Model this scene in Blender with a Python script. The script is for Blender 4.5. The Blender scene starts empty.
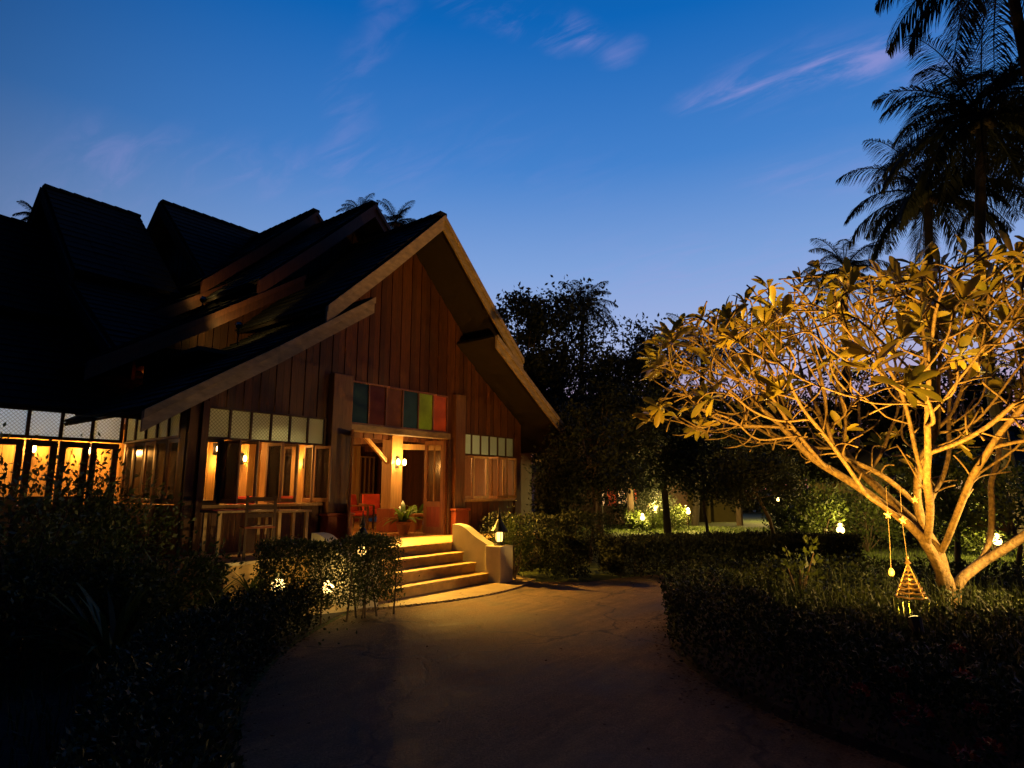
import bpy, math, random
import numpy as np
from mathutils import Vector, Matrix
random.seed(7); rng = np.random.default_rng(7)
R = math.radians
S = bpy.context.scene
COL = S.collection

# ------------------------------------------------------------------ camera
FPX = 620.0; YAW = R(37.81); PITCH = R(9.612); EYE = 1.7
cd = bpy.data.cameras.new('camera'); cam = bpy.data.objects.new('camera', cd); COL.objects.link(cam)
cam.location = (0, 0, EYE)
cam.rotation_euler = (R(90) + PITCH, 0, YAW - R(90))
cd.sensor_width = 36; cd.lens = 36 * FPX / 1024; cd.clip_start = 0.05; cd.clip_end = 2000
S.camera = cam
FW = Vector((math.cos(YAW), math.sin(YAW), 0)); RT = Vector((math.sin(YAW), -math.cos(YAW), 0))
def at(px, d, z=0.0):
    """a point seen in column px at forward distance d and height z"""
    dd = d * math.cos(PITCH) + (z - EYE) * math.sin(PITCH)
    p = FW * d + RT * ((px - 512) / FPX * dd)
    return Vector((p.x, p.y, z))

# ------------------------------------------------------------------ dusk sky
S.view_settings.view_transform = 'Standard'; S.view_settings.look = 'None'
S.view_settings.exposure = 0; S.view_settings.gamma = 1
S.cycles.use_denoising = True; S.cycles.max_bounces = 8; S.cycles.diffuse_bounces = 4
S.cycles.transparent_max_bounces = 16; S.cycles.sample_clamp_indirect = 4
S.cycles.use_adaptive_sampling = True; S.cycles.adaptive_threshold = 0.02
W = bpy.data.worlds.new('World'); S.world = W; W.use_nodes = True
def sky():
    nt = W.node_tree; N = nt.nodes; L = nt.links; N.clear()
    def n(t, **k):
        x = N.new(t)
        for a, b in k.items(): setattr(x, a, b)
        return x
    def m(op, a, b=None, c=None, clamp=False):
        x = n('ShaderNodeMath', operation=op, use_clamp=clamp)
        for i, v in enumerate((a, b, c)):
            if v is None: continue
            if isinstance(v, (int, float)): x.inputs[i].default_value = v
            else: L.new(v, x.inputs[i])
        return x.outputs[0]
    tc = n('ShaderNodeTexCoord'); sep = n('ShaderNodeSeparateXYZ'); L.new(tc.outputs['Generated'], sep.inputs[0])
    x, y, z = sep.outputs
    zc = m('MAXIMUM', z, 0.0)
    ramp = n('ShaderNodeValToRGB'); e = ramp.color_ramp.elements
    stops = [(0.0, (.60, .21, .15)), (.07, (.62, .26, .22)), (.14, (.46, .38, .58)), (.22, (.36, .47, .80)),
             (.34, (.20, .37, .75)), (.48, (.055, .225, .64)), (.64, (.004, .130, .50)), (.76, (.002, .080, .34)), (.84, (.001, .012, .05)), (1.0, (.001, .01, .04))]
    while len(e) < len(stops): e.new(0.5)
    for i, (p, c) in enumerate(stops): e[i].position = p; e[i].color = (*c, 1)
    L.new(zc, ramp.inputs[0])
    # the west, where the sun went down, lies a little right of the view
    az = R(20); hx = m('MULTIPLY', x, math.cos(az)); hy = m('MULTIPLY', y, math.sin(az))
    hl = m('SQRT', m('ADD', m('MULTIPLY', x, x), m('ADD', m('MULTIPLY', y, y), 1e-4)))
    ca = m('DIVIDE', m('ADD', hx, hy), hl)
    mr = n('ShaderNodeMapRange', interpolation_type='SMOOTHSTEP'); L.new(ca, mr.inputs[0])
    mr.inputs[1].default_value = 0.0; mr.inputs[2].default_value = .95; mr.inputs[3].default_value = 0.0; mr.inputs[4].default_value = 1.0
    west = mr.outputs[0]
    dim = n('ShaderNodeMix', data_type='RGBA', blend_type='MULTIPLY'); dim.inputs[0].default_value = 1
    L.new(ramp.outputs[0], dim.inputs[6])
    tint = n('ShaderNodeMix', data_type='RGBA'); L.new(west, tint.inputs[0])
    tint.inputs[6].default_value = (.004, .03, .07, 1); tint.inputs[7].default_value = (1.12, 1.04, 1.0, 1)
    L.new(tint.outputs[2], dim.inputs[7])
    # high thin cirrus, laid out on a plane far above
    k = m('DIVIDE', 1.0, m('ADD', zc, 0.12))
    comb = n('ShaderNodeCombineXYZ'); L.new(m('MULTIPLY', x, k), comb.inputs[0]); L.new(m('MULTIPLY', y, k), comb.inputs[1])
    nz = n('ShaderNodeTexNoise'); stv = n('ShaderNodeVectorMath', operation='MULTIPLY'); L.new(comb.outputs[0], stv.inputs[0]); stv.inputs[1].default_value = (2.4, .7, 1); L.new(stv.outputs[0], nz.inputs['Vector']); nz.inputs['Scale'].default_value = 6; nz.inputs['Distortion'].default_value = .8; nz.inputs['Detail'].default_value = 8; nz.inputs['Roughness'].default_value = .6
    wf = n('ShaderNodeTexNoise'); L.new(comb.outputs[0], wf.inputs['Vector']); wf.inputs['Scale'].default_value = 4.5; wf.inputs['Detail'].default_value = 9
    def vm(op, a_, b_=None, sc=None):
        q = n('ShaderNodeVectorMath', operation=op)
        for i, v in enumerate((a_, b_)):
            if v is None: continue
            if isinstance(v, tuple): q.inputs[i].default_value = v
            else: L.new(v, q.inputs[i])
        if sc is not None: q.inputs['Scale'].default_value = sc
        return q
    wob = vm('SCALE', vm('SUBTRACT', wf.outputs['Color'], (.5, .5, .5)).outputs[0], None, .16).outputs[0]
    vv = vm('ADD', comb.outputs[0], wob).outputs[0]
    bands = [((1.20, .46), (1.27, .10), .030, .80), ((1.22, .30), (1.34, .02), .07, .35), ((.86, 1.20), (.62, .78), .035, .28), ((.70, .66), (.86, .56), .035, .75), ((.90, .545), (.97, .52), .022, .5),
             ((.55, 1.62), (.95, 1.15), .09, .30), ((.42, 2.1), (.50, 1.55), .10, .30), ((1.55, .36), (1.75, .10), .08, .35), ((1.0, .9), (1.35, .75), .10, .10), ((1.9, .9), (2.3, .1), .2, .3)]
    tot = None
    for p, q, wd, am in bands:
        d = (q[0] - p[0], q[1] - p[1], 0); l2 = d[0] ** 2 + d[1] ** 2
        rel = vm('SUBTRACT', vv, (p[0], p[1], 0)).outputs[0]; t = m('DIVIDE', vm('DOT_PRODUCT', rel, d).outputs['Value'], l2, None, True)
        cmb = n('ShaderNodeCombineXYZ'); L.new(m('MULTIPLY', t, d[0]), cmb.inputs[0]); L.new(m('MULTIPLY', t, d[1]), cmb.inputs[1])
        dist = vm('LENGTH', vm('MULTIPLY', vm('SUBTRACT', rel, cmb.outputs[0]).outputs[0], (1, 1, 0)).outputs[0]).outputs['Value']
        f = n('ShaderNodeMapRange', interpolation_type='SMOOTHSTEP'); L.new(dist, f.inputs[0]); f.inputs[1].default_value = wd * 2.2; f.inputs[2].default_value = 0; f.inputs[3].default_value = 0; f.inputs[4].default_value = am * .52
        tot = f.outputs[0] if tot is None else m('ADD', tot, f.outputs[0])
    c1 = n('ShaderNodeMapRange', interpolation_type='SMOOTHSTEP'); L.new(nz.outputs[0], c1.inputs[0]); c1.inputs[1].default_value = .38; c1.inputs[2].default_value = .74
    cl = m('MULTIPLY', tot, c1.outputs[0], None, True)
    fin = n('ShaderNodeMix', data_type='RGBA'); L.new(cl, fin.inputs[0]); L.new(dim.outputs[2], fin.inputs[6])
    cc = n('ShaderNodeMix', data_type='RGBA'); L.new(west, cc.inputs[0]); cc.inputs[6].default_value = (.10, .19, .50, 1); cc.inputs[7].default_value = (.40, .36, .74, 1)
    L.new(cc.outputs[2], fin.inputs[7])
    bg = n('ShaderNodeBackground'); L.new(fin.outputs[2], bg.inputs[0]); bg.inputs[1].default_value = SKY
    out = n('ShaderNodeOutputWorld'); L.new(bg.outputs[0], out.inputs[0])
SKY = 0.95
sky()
WARM = (1.0, .52, .13); AMBER = (1.0, .40, .07); GARDEN = (1.0, .66, .16)

# ------------------------------------------------------------------ materials
def mat(name, col, rough=.6, var=.25, scale=8, stretch=(1, 1, 1), bump=.15, island=0.0, col2=None, trans=0.0, spec=.5, metal=0, emit=None):
    m = bpy.data.materials.new(name); m.use_nodes = True
    nt = m.node_tree; N = nt.nodes; L = nt.links; b = N['Principled BSDF']
    b.inputs['Roughness'].default_value = rough; b.inputs['Metallic'].default_value = metal
    b.inputs['Specular IOR Level'].default_value = spec
    tc = N.new('ShaderNodeTexCoord'); mp = N.new('ShaderNodeMapping'); mp.inputs['Scale'].default_value = stretch
    L.new(tc.outputs['Object'], mp.inputs[0])
    nz = N.new('ShaderNodeTexNoise'); nz.inputs['Scale'].default_value = scale; nz.inputs['Detail'].default_value = 6; nz.inputs['Roughness'].default_value = .6
    L.new(mp.outputs[0], nz.inputs['Vector'])
    rp = N.new('ShaderNodeMapRange'); rp.inputs[1].default_value = .3; rp.inputs[2].default_value = .7
    L.new(nz.outputs[0], rp.inputs[0])
    mx = N.new('ShaderNodeMix'); mx.data_type = 'RGBA'
    c2 = col2 or tuple(min(1, c * (1 + var)) for c in col); c1 = tuple(c * (1 - var) for c in col)
    mx.inputs[6].default_value = (*c1, 1); mx.inputs[7].default_value = (*c2, 1); L.new(rp.outputs[0], mx.inputs[0])
    last = mx.outputs[2]
    if island:
        g = N.new('ShaderNodeNewGeometry'); mr = N.new('ShaderNodeMapRange'); mr.inputs[3].default_value = 1 - island; mr.inputs[4].default_value = 1 + island
        L.new(g.outputs['Random Per Island'], mr.inputs[0])
        v = N.new('ShaderNodeVectorMath'); v.operation = 'SCALE'; L.new(last, v.inputs[0]); L.new(mr.outputs[0], v.inputs['Scale']); last = v.outputs[0]
    L.new(last, b.inputs['Base Color'])
    if bump:
        bp = N.new('ShaderNodeBump'); bp.inputs['Strength'].default_value = bump; bp.inputs['Distance'].default_value = .02
        L.new(nz.outputs[0], bp.inputs['Height']); L.new(bp.outputs[0], b.inputs['Normal'])
    if emit:
        b.inputs['Emission Color'].default_value = (*emit[0], 1); b.inputs['Emission Strength'].default_value = emit[1]
    if trans:
        t = N.new('ShaderNodeBsdfTranslucent'); L.new(last, t.inputs[0]); ms = N.new('ShaderNodeMixShader'); ms.inputs[0].default_value = trans
        o = N['Material Output']; L.new(b.outputs[0], ms.inputs[1]); L.new(t.outputs[0], ms.inputs[2]); L.new(ms.outputs[0], o.inputs[0])
    return m
def glass(name, clear=.9, col=(1, 1, 1)):
    m = bpy.data.materials.new(name); m.use_nodes = True; nt = m.node_tree; N = nt.nodes; L = nt.links; N.clear()
    a = N.new('ShaderNodeBsdfTransparent'); a.inputs[0].default_value = (*col, 1); g = N.new('ShaderNodeBsdfGlossy'); g.inputs['Roughness'].default_value = .12
    x = N.new('ShaderNodeMixShader'); fr = N.new('ShaderNodeFresnel'); fr.inputs[0].default_value = 1.4
    L.new(fr.outputs[0], x.inputs[0]); L.new(a.outputs[0], x.inputs[1]); L.new(g.outputs[0], x.inputs[2])
    o = N.new('ShaderNodeOutputMaterial'); L.new(x.outputs[0], o.inputs[0]); return m
def frosted(name, col, lattice=False, tw=.75):
    """figured glass: scatters the lamplight behind it and the dusk in front of it"""
    m = bpy.data.materials.new(name); m.use_nodes = True; nt = m.node_tree; N = nt.nodes; L = nt.links
    b = N['Principled BSDF']; b.inputs['Roughness'].default_value = .22
    tc = N.new('ShaderNodeTexCoord')
    if lattice:
        sp = N.new('ShaderNodeSeparateXYZ'); L.new(tc.outputs['Object'], sp.inputs[0])
        def mm(op, a, c=None):
            x = N.new('ShaderNodeMath'); x.operation = op
            for i, v in enumerate((a, c)):
                if v is None: continue
                if isinstance(v, (int, float)): x.inputs[i].default_value = v
                else: L.new(v, x.inputs[i])
            return x.outputs[0]
        h = mm('ADD', sp.outputs[0], sp.outputs[1])
        u = mm('FRACT', mm('MULTIPLY', mm('ADD', h, sp.outputs[2]), 16)); v = mm('FRACT', mm('MULTIPLY', mm('SUBTRACT', h, sp.outputs[2]), 16))
        ln = mm('MAXIMUM', mm('LESS_THAN', u, .22), mm('LESS_THAN', v, .22))
        mx = N.new('ShaderNodeMix'); mx.data_type = 'RGBA'; L.new(ln, mx.inputs[0]); mx.inputs[6].default_value = (*col, 1); mx.inputs[7].default_value = (*[c * .5 for c in col], 1)
        src = mx.outputs[2]
    else:
        nz = N.new('ShaderNodeTexNoise'); nz.inputs['Scale'].default_value = 5; nz.inputs['Detail'].default_value = 3; L.new(tc.outputs['Object'], nz.inputs['Vector'])
        mx = N.new('ShaderNodeMix'); mx.data_type = 'RGBA'; L.new(nz.outputs[0], mx.inputs[0]); mx.inputs[6].default_value = (*[c * .6 for c in col], 1); mx.inputs[7].default_value = (*[min(1, c * 1.3) for c in col], 1)
        src = mx.outputs[2]
    L.new(src, b.inputs['Base Color'])
    t = N.new('ShaderNodeBsdfTranslucent'); L.new(src, t.inputs[0]); ms = N.new('ShaderNodeMixShader'); ms.inputs[0].default_value = tw
    L.new(b.outputs[0], ms.inputs[1]); L.new(t.outputs[0], ms.inputs[2]); L.new(ms.outputs[0], N['Material Output'].inputs[0])
    return m
def glow(name, col, st):
    m = bpy.data.materials.new(name); m.use_nodes = True; b = m.node_tree.nodes['Principled BSDF']
    b.inputs['Base Color'].default_value = (*col, 1); b.inputs['Emission Color'].default_value = (*col, 1); b.inputs['Emission Strength'].default_value = st
    return m
M = dict(
    boards=mat('teak_boards', (.095, .029, .009), .6, .35, 5, (6, 6, .6), .25, .35),
    rake=mat('weathered_timber', (.34, .24, .13), .7, .35, 4, (1.2, 5, 3), .4, .15),
    post=mat('teak_post', (.17, .075, .028), .5, .3, 4, (7, 7, .6), .25, .1),
    dark=mat('dark_timber', (.055, .022, .012), .6, .3, 5, (3, 3, .8), .2, .2),
    frame=mat('varnished_frame', (.24, .10, .035), .35, .25, 4, (6, 6, .8), .1, .15),
    pale=mat('honey_timber', (.44, .26, .10), .45, .25, 4, (6, 6, .6), .15, .15),
    red=mat('red_stained_timber', (.22, .045, .018), .4, .25, 4, (5, 5, .7), .1, .1),
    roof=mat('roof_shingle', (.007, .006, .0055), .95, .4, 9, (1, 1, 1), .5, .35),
    soffit=mat('soffit_timber', (.012, .006, .004), .8, .3, 6, (1, 1, 1), .2, .2),
    deck=mat('deck_tile', (.42, .28, .13), .35, .15, 6, (1, 1, 1), .08),
    step=mat('step_stone', (.50, .33, .12), .5, .4, 9, (1, 1, 1), .15),
    riser=mat('step_riser_stone', (.50, .30, .10), .6, .25, 6, (1, 1, 1), .15),
    plaster=mat('cream_plaster', (.62, .55, .40), .75, .12, 3, (1, 1, 1), .2),
    drive=mat('worn_concrete', (.085, .052, .030), .7, .35, 1.3, (1, 1, 1), .25),
    landing=mat('landing_paving', (.30, .22, .12), .6, .25, 3, (1, 1, 1), .2),
    soil=mat('soil', (.022, .015, .010), .95, .4, 5, (1, 1, 1), .6),
    lawn=mat('lawn_ground', (.06, .085, .016), .95, .35, 3, (1, 1, 1), .6),
    iron=mat('black_iron', (.02, .018, .016), .45, .2, 10, (1, 1, 1), .1, metal=.6),
    brass=mat('aged_brass', (.40, .26, .09), .35, .2, 12, (1, 1, 1), .1, metal=.8),
    cushion=mat('red_cushion', (.50, .045, .015), .85, .2, 8, (1, 1, 1), .2),
    clay=mat('clay_pot', (.30, .11, .04), .7, .2, 6, (1, 1, 1), .1),
    inner=mat('inner_wall_boards', (.46, .29, .09), .5, .25, 4, (6, 6, .6), .15, .25),
    floor=mat('hall_floor', (.34, .17, .06), .25, .2, 4, (.6, 5, 1), .05),
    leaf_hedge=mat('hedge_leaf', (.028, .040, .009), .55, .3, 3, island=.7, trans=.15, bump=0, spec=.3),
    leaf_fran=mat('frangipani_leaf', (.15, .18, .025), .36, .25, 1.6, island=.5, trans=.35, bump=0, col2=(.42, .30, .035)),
    leaf_dark=mat('tree_leaf', (.014, .020, .007), .7, .3, 2, island=.5, trans=.2, bump=0),  # on hedges it is a shaded copy of the hedge leaf
    leaf_lit=mat('shrub_leaf', (.06, .085, .016), .5, .3, 2, island=.45, trans=.3, bump=0),  # on the clipped hedge a lit, paler copy of the hedge leaf
    leaf_pot=mat('potted_plant_leaf', (.12, .20, .03), .4, .3, 2, island=.3, trans=.35, bump=0),
    leaf_dry=mat('fallen_leaf', (.14, .075, .03), .8, .3, 3, island=.5, bump=0),
    grass=mat('grass_blade', (.030, .045, .008), .55, .3, 1, island=.45, trans=.3, bump=0),
    lawn_blade=mat('lawn_blade', (.085, .125, .018), .55, .3, 1, island=.45, trans=.3, bump=0),
    palm_bark=mat('palm_bark', (.022, .016, .011), .9, .35, 6, (1, 1, 3), .6),
    palm=mat('palm_frond', (.010, .014, .006), .7, .3, 2, island=.4, trans=.15, bump=0),
    bark=mat('bark', (.09, .06, .04), .85, .35, 6, (1, 1, .4), .6),
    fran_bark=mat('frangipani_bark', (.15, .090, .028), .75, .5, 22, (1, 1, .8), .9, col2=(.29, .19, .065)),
    petal=mat('ixora_petal', (.28, .014, .006), .6, .2, 5, bump=0, island=.3),
    clear=glass('window_glass'),
    lattice=frosted('lattice_glass', (.56, .69, .74), True, .66), lattice_cool=frosted('clear_lattice_glass', (.60, .74, .85), True, .7),
    wall_far=mat('bungalow_wall', (.085, .065, .02), .8, .15, 2, (1, 1, 1), .1),
    roof_far=mat('bungalow_roof', (.03, .022, .018), .9, .3, 3, (1, 1, 1), .3),
    bulb=glow('lamp_bulb', (1.0, .60, .20), 22), bulb_soft=glow('lantern_glass', (1.0, .56, .14), 4),
    bulb_garden=glow('garden_bulb', (1.0, .66, .20), 9),
    lit_win=glow('lit_window_glass', (1.0, .55, .22), .7), lit_red=glow('lit_curtain', (.8, .10, .03), .12),
    cord=mat('twine', (.16, .11, .05), .8, .2, 6, bump=0),
    star=mat('gilt_star', (.70, .50, .20), .4, .1, 6, bump=0, metal=.3),
)
def road_material():
    m = bpy.data.materials.new('stained_concrete'); m.use_nodes = True; nt = m.node_tree; N = nt.nodes; L = nt.links; b = N['Principled BSDF']
    tc = N.new('ShaderNodeTexCoord')
    def noise(sc, det=6, rough=.6, st=(1, 1, 1), rot=0, dist=0):
        mp = N.new('ShaderNodeMapping'); mp.inputs['Scale'].default_value = st; mp.inputs['Rotation'].default_value = (0, 0, rot); L.new(tc.outputs['Object'], mp.inputs[0])
        x = N.new('ShaderNodeTexNoise'); x.inputs['Scale'].default_value = sc; x.inputs['Detail'].default_value = det; x.inputs['Roughness'].default_value = rough; x.inputs['Distortion'].default_value = dist; L.new(mp.outputs[0], x.inputs['Vector']); return x.outputs[0]
    def rg(v, a, c, lo, hi):
        r = N.new('ShaderNodeMapRange'); L.new(v, r.inputs[0]); r.inputs[1].default_value = a; r.inputs[2].default_value = c; r.inputs[3].default_value = lo; r.inputs[4].default_value = hi; return r.outputs[0]
    def mul(a, c):
        x = N.new('ShaderNodeMath'); x.operation = 'MULTIPLY'; L.new(a, x.inputs[0]); L.new(c, x.inputs[1]); return x.outputs[0]
    grain = noise(55, 5, .85); blotch = noise(.8, 8, .65, dist=.6); streak = noise(3, 6, .6, (.25, 2.2, 1), R(-35), .4); mid = noise(6, 6, .7)
    f = mul(mul(rg(grain, .3, .7, .35, 1.65), rg(blotch, .35, .65, .55, 1.3)), mul(rg(streak, .3, .7, .72, 1.25), rg(mid, .3, .7, .8, 1.2)))
    vo = N.new('ShaderNodeTexVoronoi'); vo.feature = 'DISTANCE_TO_EDGE'; vo.inputs['Scale'].default_value = .35
    mp = N.new('ShaderNodeMapping'); L.new(tc.outputs['Object'], mp.inputs[0]); wn = N.new('ShaderNodeTexNoise'); wn.inputs['Scale'].default_value = 1.5; wn.inputs['Detail'].default_value = 6; L.new(tc.outputs['Object'], wn.inputs['Vector'])
    ad = N.new('ShaderNodeVectorMath'); ad.operation = 'ADD'; L.new(mp.outputs[0], ad.inputs[0]); L.new(wn.outputs['Color'], ad.inputs[1]); L.new(ad.outputs[0], vo.inputs['Vector'])
    f = mul(f, rg(vo.outputs['Distance'], .0, .012, .35, 1.0))
    v = N.new('ShaderNodeVectorMath'); v.operation = 'SCALE'; v.inputs[0].default_value = (.22, .14, .066); L.new(f, v.inputs['Scale']); L.new(v.outputs[0], b.inputs['Base Color'])
    L.new(rg(blotch, .3, .7, .5, .85), b.inputs['Roughness']); b.inputs['Specular IOR Level'].default_value = .35
    bp = N.new('ShaderNodeBump'); bp.inputs['Strength'].default_value = .6; bp.inputs['Distance'].default_value = .012; L.new(f, bp.inputs['Height']); L.new(bp.outputs[0], b.inputs['Normal']); return m
M['drive'] = road_material()
PANEL_COL = [('blue', (.035, .10, .16)), ('russet', (.17, .055, .025)), ('amber', (.26, .14, .06)), ('blue', (.05, .12, .18)), ('green', (.30, .42, .04)), ('orange', (.48, .17, .035))]

# ------------------------------------------------------------------ object helpers
ORG = {}
def tag(o, label=None, cat=None, group=None, kind=None):
    if label: o['label'] = label
    if cat: o['category'] = cat
    if group: o['group'] = group
    if kind: o['kind'] = kind
    return o
def empty(name, loc, label=None, cat=None, group=None):
    o = bpy.data.objects.new(name, None); o.location = loc; o.empty_display_size = .2; COL.objects.link(o)
    ORG[o.name] = Vector(loc); return tag(o, label, cat, group)
class MB:
    def __init__(s): s.v = []; s.f = []
    def quad(s, *p):
        n = len(s.v); s.v += [tuple(q) for q in p]; s.f.append(tuple(range(n, n + len(p)))); return s
    def hexa(s, b, t):
        """bottom ring b, top ring t, 4 points each, counter-clockwise seen from above"""
        n = len(s.v); s.v += [tuple(q) for q in b] + [tuple(q) for q in t]
        s.f += [(n + 3, n + 2, n + 1, n), (n + 4, n + 5, n + 6, n + 7)] + [(n + i, n + (i + 1) % 4, n + 4 + (i + 1) % 4, n + 4 + i) for i in range(4)]
        return s
    def box(s, x0, x1, y0, y1, z0, z1):
        return s.hexa([(x0, y0, z0), (x1, y0, z0), (x1, y1, z0), (x0, y1, z0)], [(x0, y0, z1), (x1, y0, z1), (x1, y1, z1), (x0, y1, z1)])
    def rbox(s, p0, p1, th, z0, z1):
        """upright slab from p0 to p1 in plan"""
        a = Vector((p0[0], p0[1])); b = Vector((p1[0], p1[1])); d = (b - a).normalized(); n = Vector((-d.y, d.x)) * th / 2
        q = [a - n, b - n, b + n, a + n]
        return s.hexa([(k.x, k.y, z0) for k in q], [(k.x, k.y, z1) for k in q])
    def bar(s, a, b, w, h, up=(0, 0, 1)):
        a = Vector(a); b = Vector(b); d = (b - a).normalized(); u = Vector(up); sd = d.cross(u).normalized() * w / 2; uu = sd.cross(d).normalized() * h / 2
        ra = [a - sd - uu, a + sd - uu, a + sd + uu, a - sd + uu]; rb = [q + (b - a) for q in ra]
        n = len(s.v); s.v += [tuple(q) for q in ra + rb]
        s.f += [(n, n + 1, n + 2, n + 3), (n + 7, n + 6, n + 5, n + 4)] + [(n + i, n + 4 + i, n + 4 + (i + 1) % 4, n + (i + 1) % 4) for i in range(4)]
        return s
    def tube(s, pts, rad, k=6):
        pts = [Vector(p) for p in pts]; n0 = len(s.v); prev = None
        for i, p in enumerate(pts):
            d = (pts[min(i + 1, len(pts) - 1)] - pts[max(i - 1, 0)]).normalized()
            if prev is None: prev = d.orthogonal().normalized()
            a = (prev - d * prev.dot(d)).normalized(); prev = a; b = d.cross(a); r = rad[i] if hasattr(rad, '__len__') else rad
            for j in range(k):
                t = 2 * math.pi * j / k; s.v.append(tuple(p + a * (math.cos(t) * r) + b * (math.sin(t) * r)))
        for i in range(len(pts) - 1):
            for j in range(k):
                a = n0 + i * k + j; b = n0 + i * k + (j + 1) % k; s.f.append((a, b, b + k, a + k))
        s.f.append(tuple(n0 + j for j in reversed(range(k)))); e = n0 + (len(pts) - 1) * k; s.f.append(tuple(e + j for j in range(k)))
        return s
    def lathe(s, c, prof, k=16):
        """prof: (radius, height) pairs from bottom to top about c"""
        n0 = len(s.v)
        for r, h in prof:
            for j in range(k):
                t = 2 * math.pi * j / k; s.v.append((c[0] + r * math.cos(t), c[1] + r * math.sin(t), c[2] + h))
        for i in range(len(prof) - 1):
            for j in range(k):
                a = n0 + i * k + j; b = n0 + i * k + (j + 1) % k; s.f.append((a, b, b + k, a + k))
        s.f.append(tuple(n0 + j for j in reversed(range(k)))); e = n0 + (len(prof) - 1) * k; s.f.append(tuple(e + j for j in range(k)))
        return s
    def build(s, name, m, parent=None, smooth=False, bevel=0):
        me = bpy.data.meshes.new(name); o0 = ORG[parent.name] if parent else Vector((0, 0, 0))
        me.from_pydata([(x - o0.x, y - o0.y, z - o0.z) for x, y, z in s.v], [], s.f); me.materials.append(m)
        if smooth: me.polygons.foreach_set('use_smooth', [True] * len(me.polygons))
        o = bpy.data.objects.new(name, me); COL.objects.link(o)
        if parent: o.parent = parent
        ORG[o.name] = o0.copy()
        if bevel:
            b = o.modifiers.new('bevel', 'BEVEL'); b.width = bevel; b.segments = 2; b.limit_method = 'ANGLE'
        return o
def npmesh(name, V, F, m, parent=None):
    """V (n,3), F (k,4) arrays -> one mesh"""
    o0 = ORG[parent.name] if parent else Vector((0, 0, 0)); V = V - np.array(o0)
    me = bpy.data.meshes.new(name); me.vertices.add(len(V)); me.vertices.foreach_set('co', V.astype('f4').ravel())
    w = F.shape[1]; me.loops.add(F.size); me.loops.foreach_set('vertex_index', F.astype('i4').ravel())
    me.polygons.add(len(F)); me.polygons.foreach_set('loop_start', np.arange(0, F.size, w, dtype='i4')); me.polygons.foreach_set('loop_total', np.full(len(F), w, 'i4'))
    me.update(calc_edges=True); me.materials.append(m)
    o = bpy.data.objects.new(name, me); COL.objects.link(o)
    if parent: o.parent = parent
    ORG[o.name] = o0.copy(); return o
def copy_tree(o, parent=None):
    c = o.copy(); COL.objects.link(c)
    if parent: c.parent = parent
    for ch in list(o.children): copy_tree(ch, c)
    return c
def unit(v): return v / (np.linalg.norm(v, axis=1, keepdims=True) + 1e-9)
def leaf_quads(P, size, direc=None, spread=1.0, aspect=.5, fold=.25):
    """one pointed leaf at each point of P, folded along its midrib"""
    n = len(P); d = rng.normal(size=(n, 3))
    if direc is not None: d = direc + d * spread
    d = unit(d); s = unit(np.cross(d, rng.normal(size=(n, 3)))); u = np.cross(s, d)
    L = (size * rng.uniform(.65, 1.35, n))[:, None]; Wd = L * aspect / 2
    b = P; t = P + d * L; mid = P + d * L * .45
    l = mid + s * Wd + u * Wd * fold; r = mid - s * Wd + u * Wd * fold
    V = np.stack([b, r, t, l], 1).reshape(-1, 3); F = np.arange(4 * n).reshape(n, 4)
    return V, F
def cat_quads(parts):
    V = []; F = []; k = 0
    for v, f in parts: V.append(v); F.append(f + k); k += len(v)
    return np.concatenate(V), np.concatenate(F)
def lamp(name, loc, power, col, rad=.04, spot=None, aim=None, blend=.5):
    """a light that belongs to the fixture named by its owner"""
    ld = bpy.data.lights.new(name, 'SPOT' if spot else 'POINT'); ld.energy = power; ld.color = col; ld.shadow_soft_size = rad
    if spot: ld.spot_size = R(spot); ld.spot_blend = blend
    o = bpy.data.objects.new(name, ld); o.location = loc; COL.objects.link(o)
    if aim is not None: o.rotation_euler = (Vector(aim) - Vector(loc)).to_track_quat('-Z', 'Y').to_euler()
    return o
def sheet(name, pts, z, m, kind='structure'):
    b = MB(); b.quad(*[(p[0], p[1], z) for p in pts]); o = b.build(name, m); tag(o, kind=kind); return o
def smooth_path(pts, n=8):
    out = []; P = [Vector(p) for p in pts]; P = [P[0]] + P + [P[-1]]
    for i in range(1, len(P) - 2):
        for j in range(n):
            t = j / n; a, b, c, d = P[i - 1:i + 3]
            out.append(.5 * ((2 * b) + (c - a) * t + (2 * a - 5 * b + 4 * c - d) * t * t + (-a + 3 * b - 3 * c + d) * t ** 3))
    out.append(P[-2]); return out

# ================================================================== THE SETTING: ground
g = MB(); g.quad((-300, -300, 0), (500, -300, 0), (500, 500, 0), (-300, 500, 0)); tag(g.build('ground', M['lawn']), kind='structure')
IC = Vector((9.0, -.8)); IR = 4.45
left_edge = smooth_path([(-2.0, -3.0), (.6, .6), (2.05, 3.5), (2.95, 5.0), (4.1, 6.2), (5.3, 7.05), (6.1, 7.5)], 6)
outer = [(IC.x + 7.1 * math.cos(R(a)), IC.y + 7.1 * math.sin(R(a))) for a in range(80, -131, -6)]
sheet('driveway', [(-2, -3)] + [(p.x, p.y) for p in left_edge[1:]] + [(9.3, 7.6)] + outer + [(-2, -9)], .004, M['drive'])
land = smooth_path([(5.9, 7.35), (6.7, 7.0), (7.8, 6.75), (8.9, 6.8), (9.9, 7.15)], 6)
sheet('landing', [(p.x, p.y) for p in land] + [(10.2, 7.8), (9.0, 8.7), (5.2, 8.7), (5.2, 7.6)], .010, M['landing'])
lb = MB()
for i in range(len(land) - 1):
    a, b = land[i], land[i + 1]
    for t in (0, .5):
        p = a.lerp(b, t + .04); q = a.lerp(b, t + .46); lb.bar((p.x, p.y, .014), (q.x, q.y, .014), .07, .035)
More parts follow.
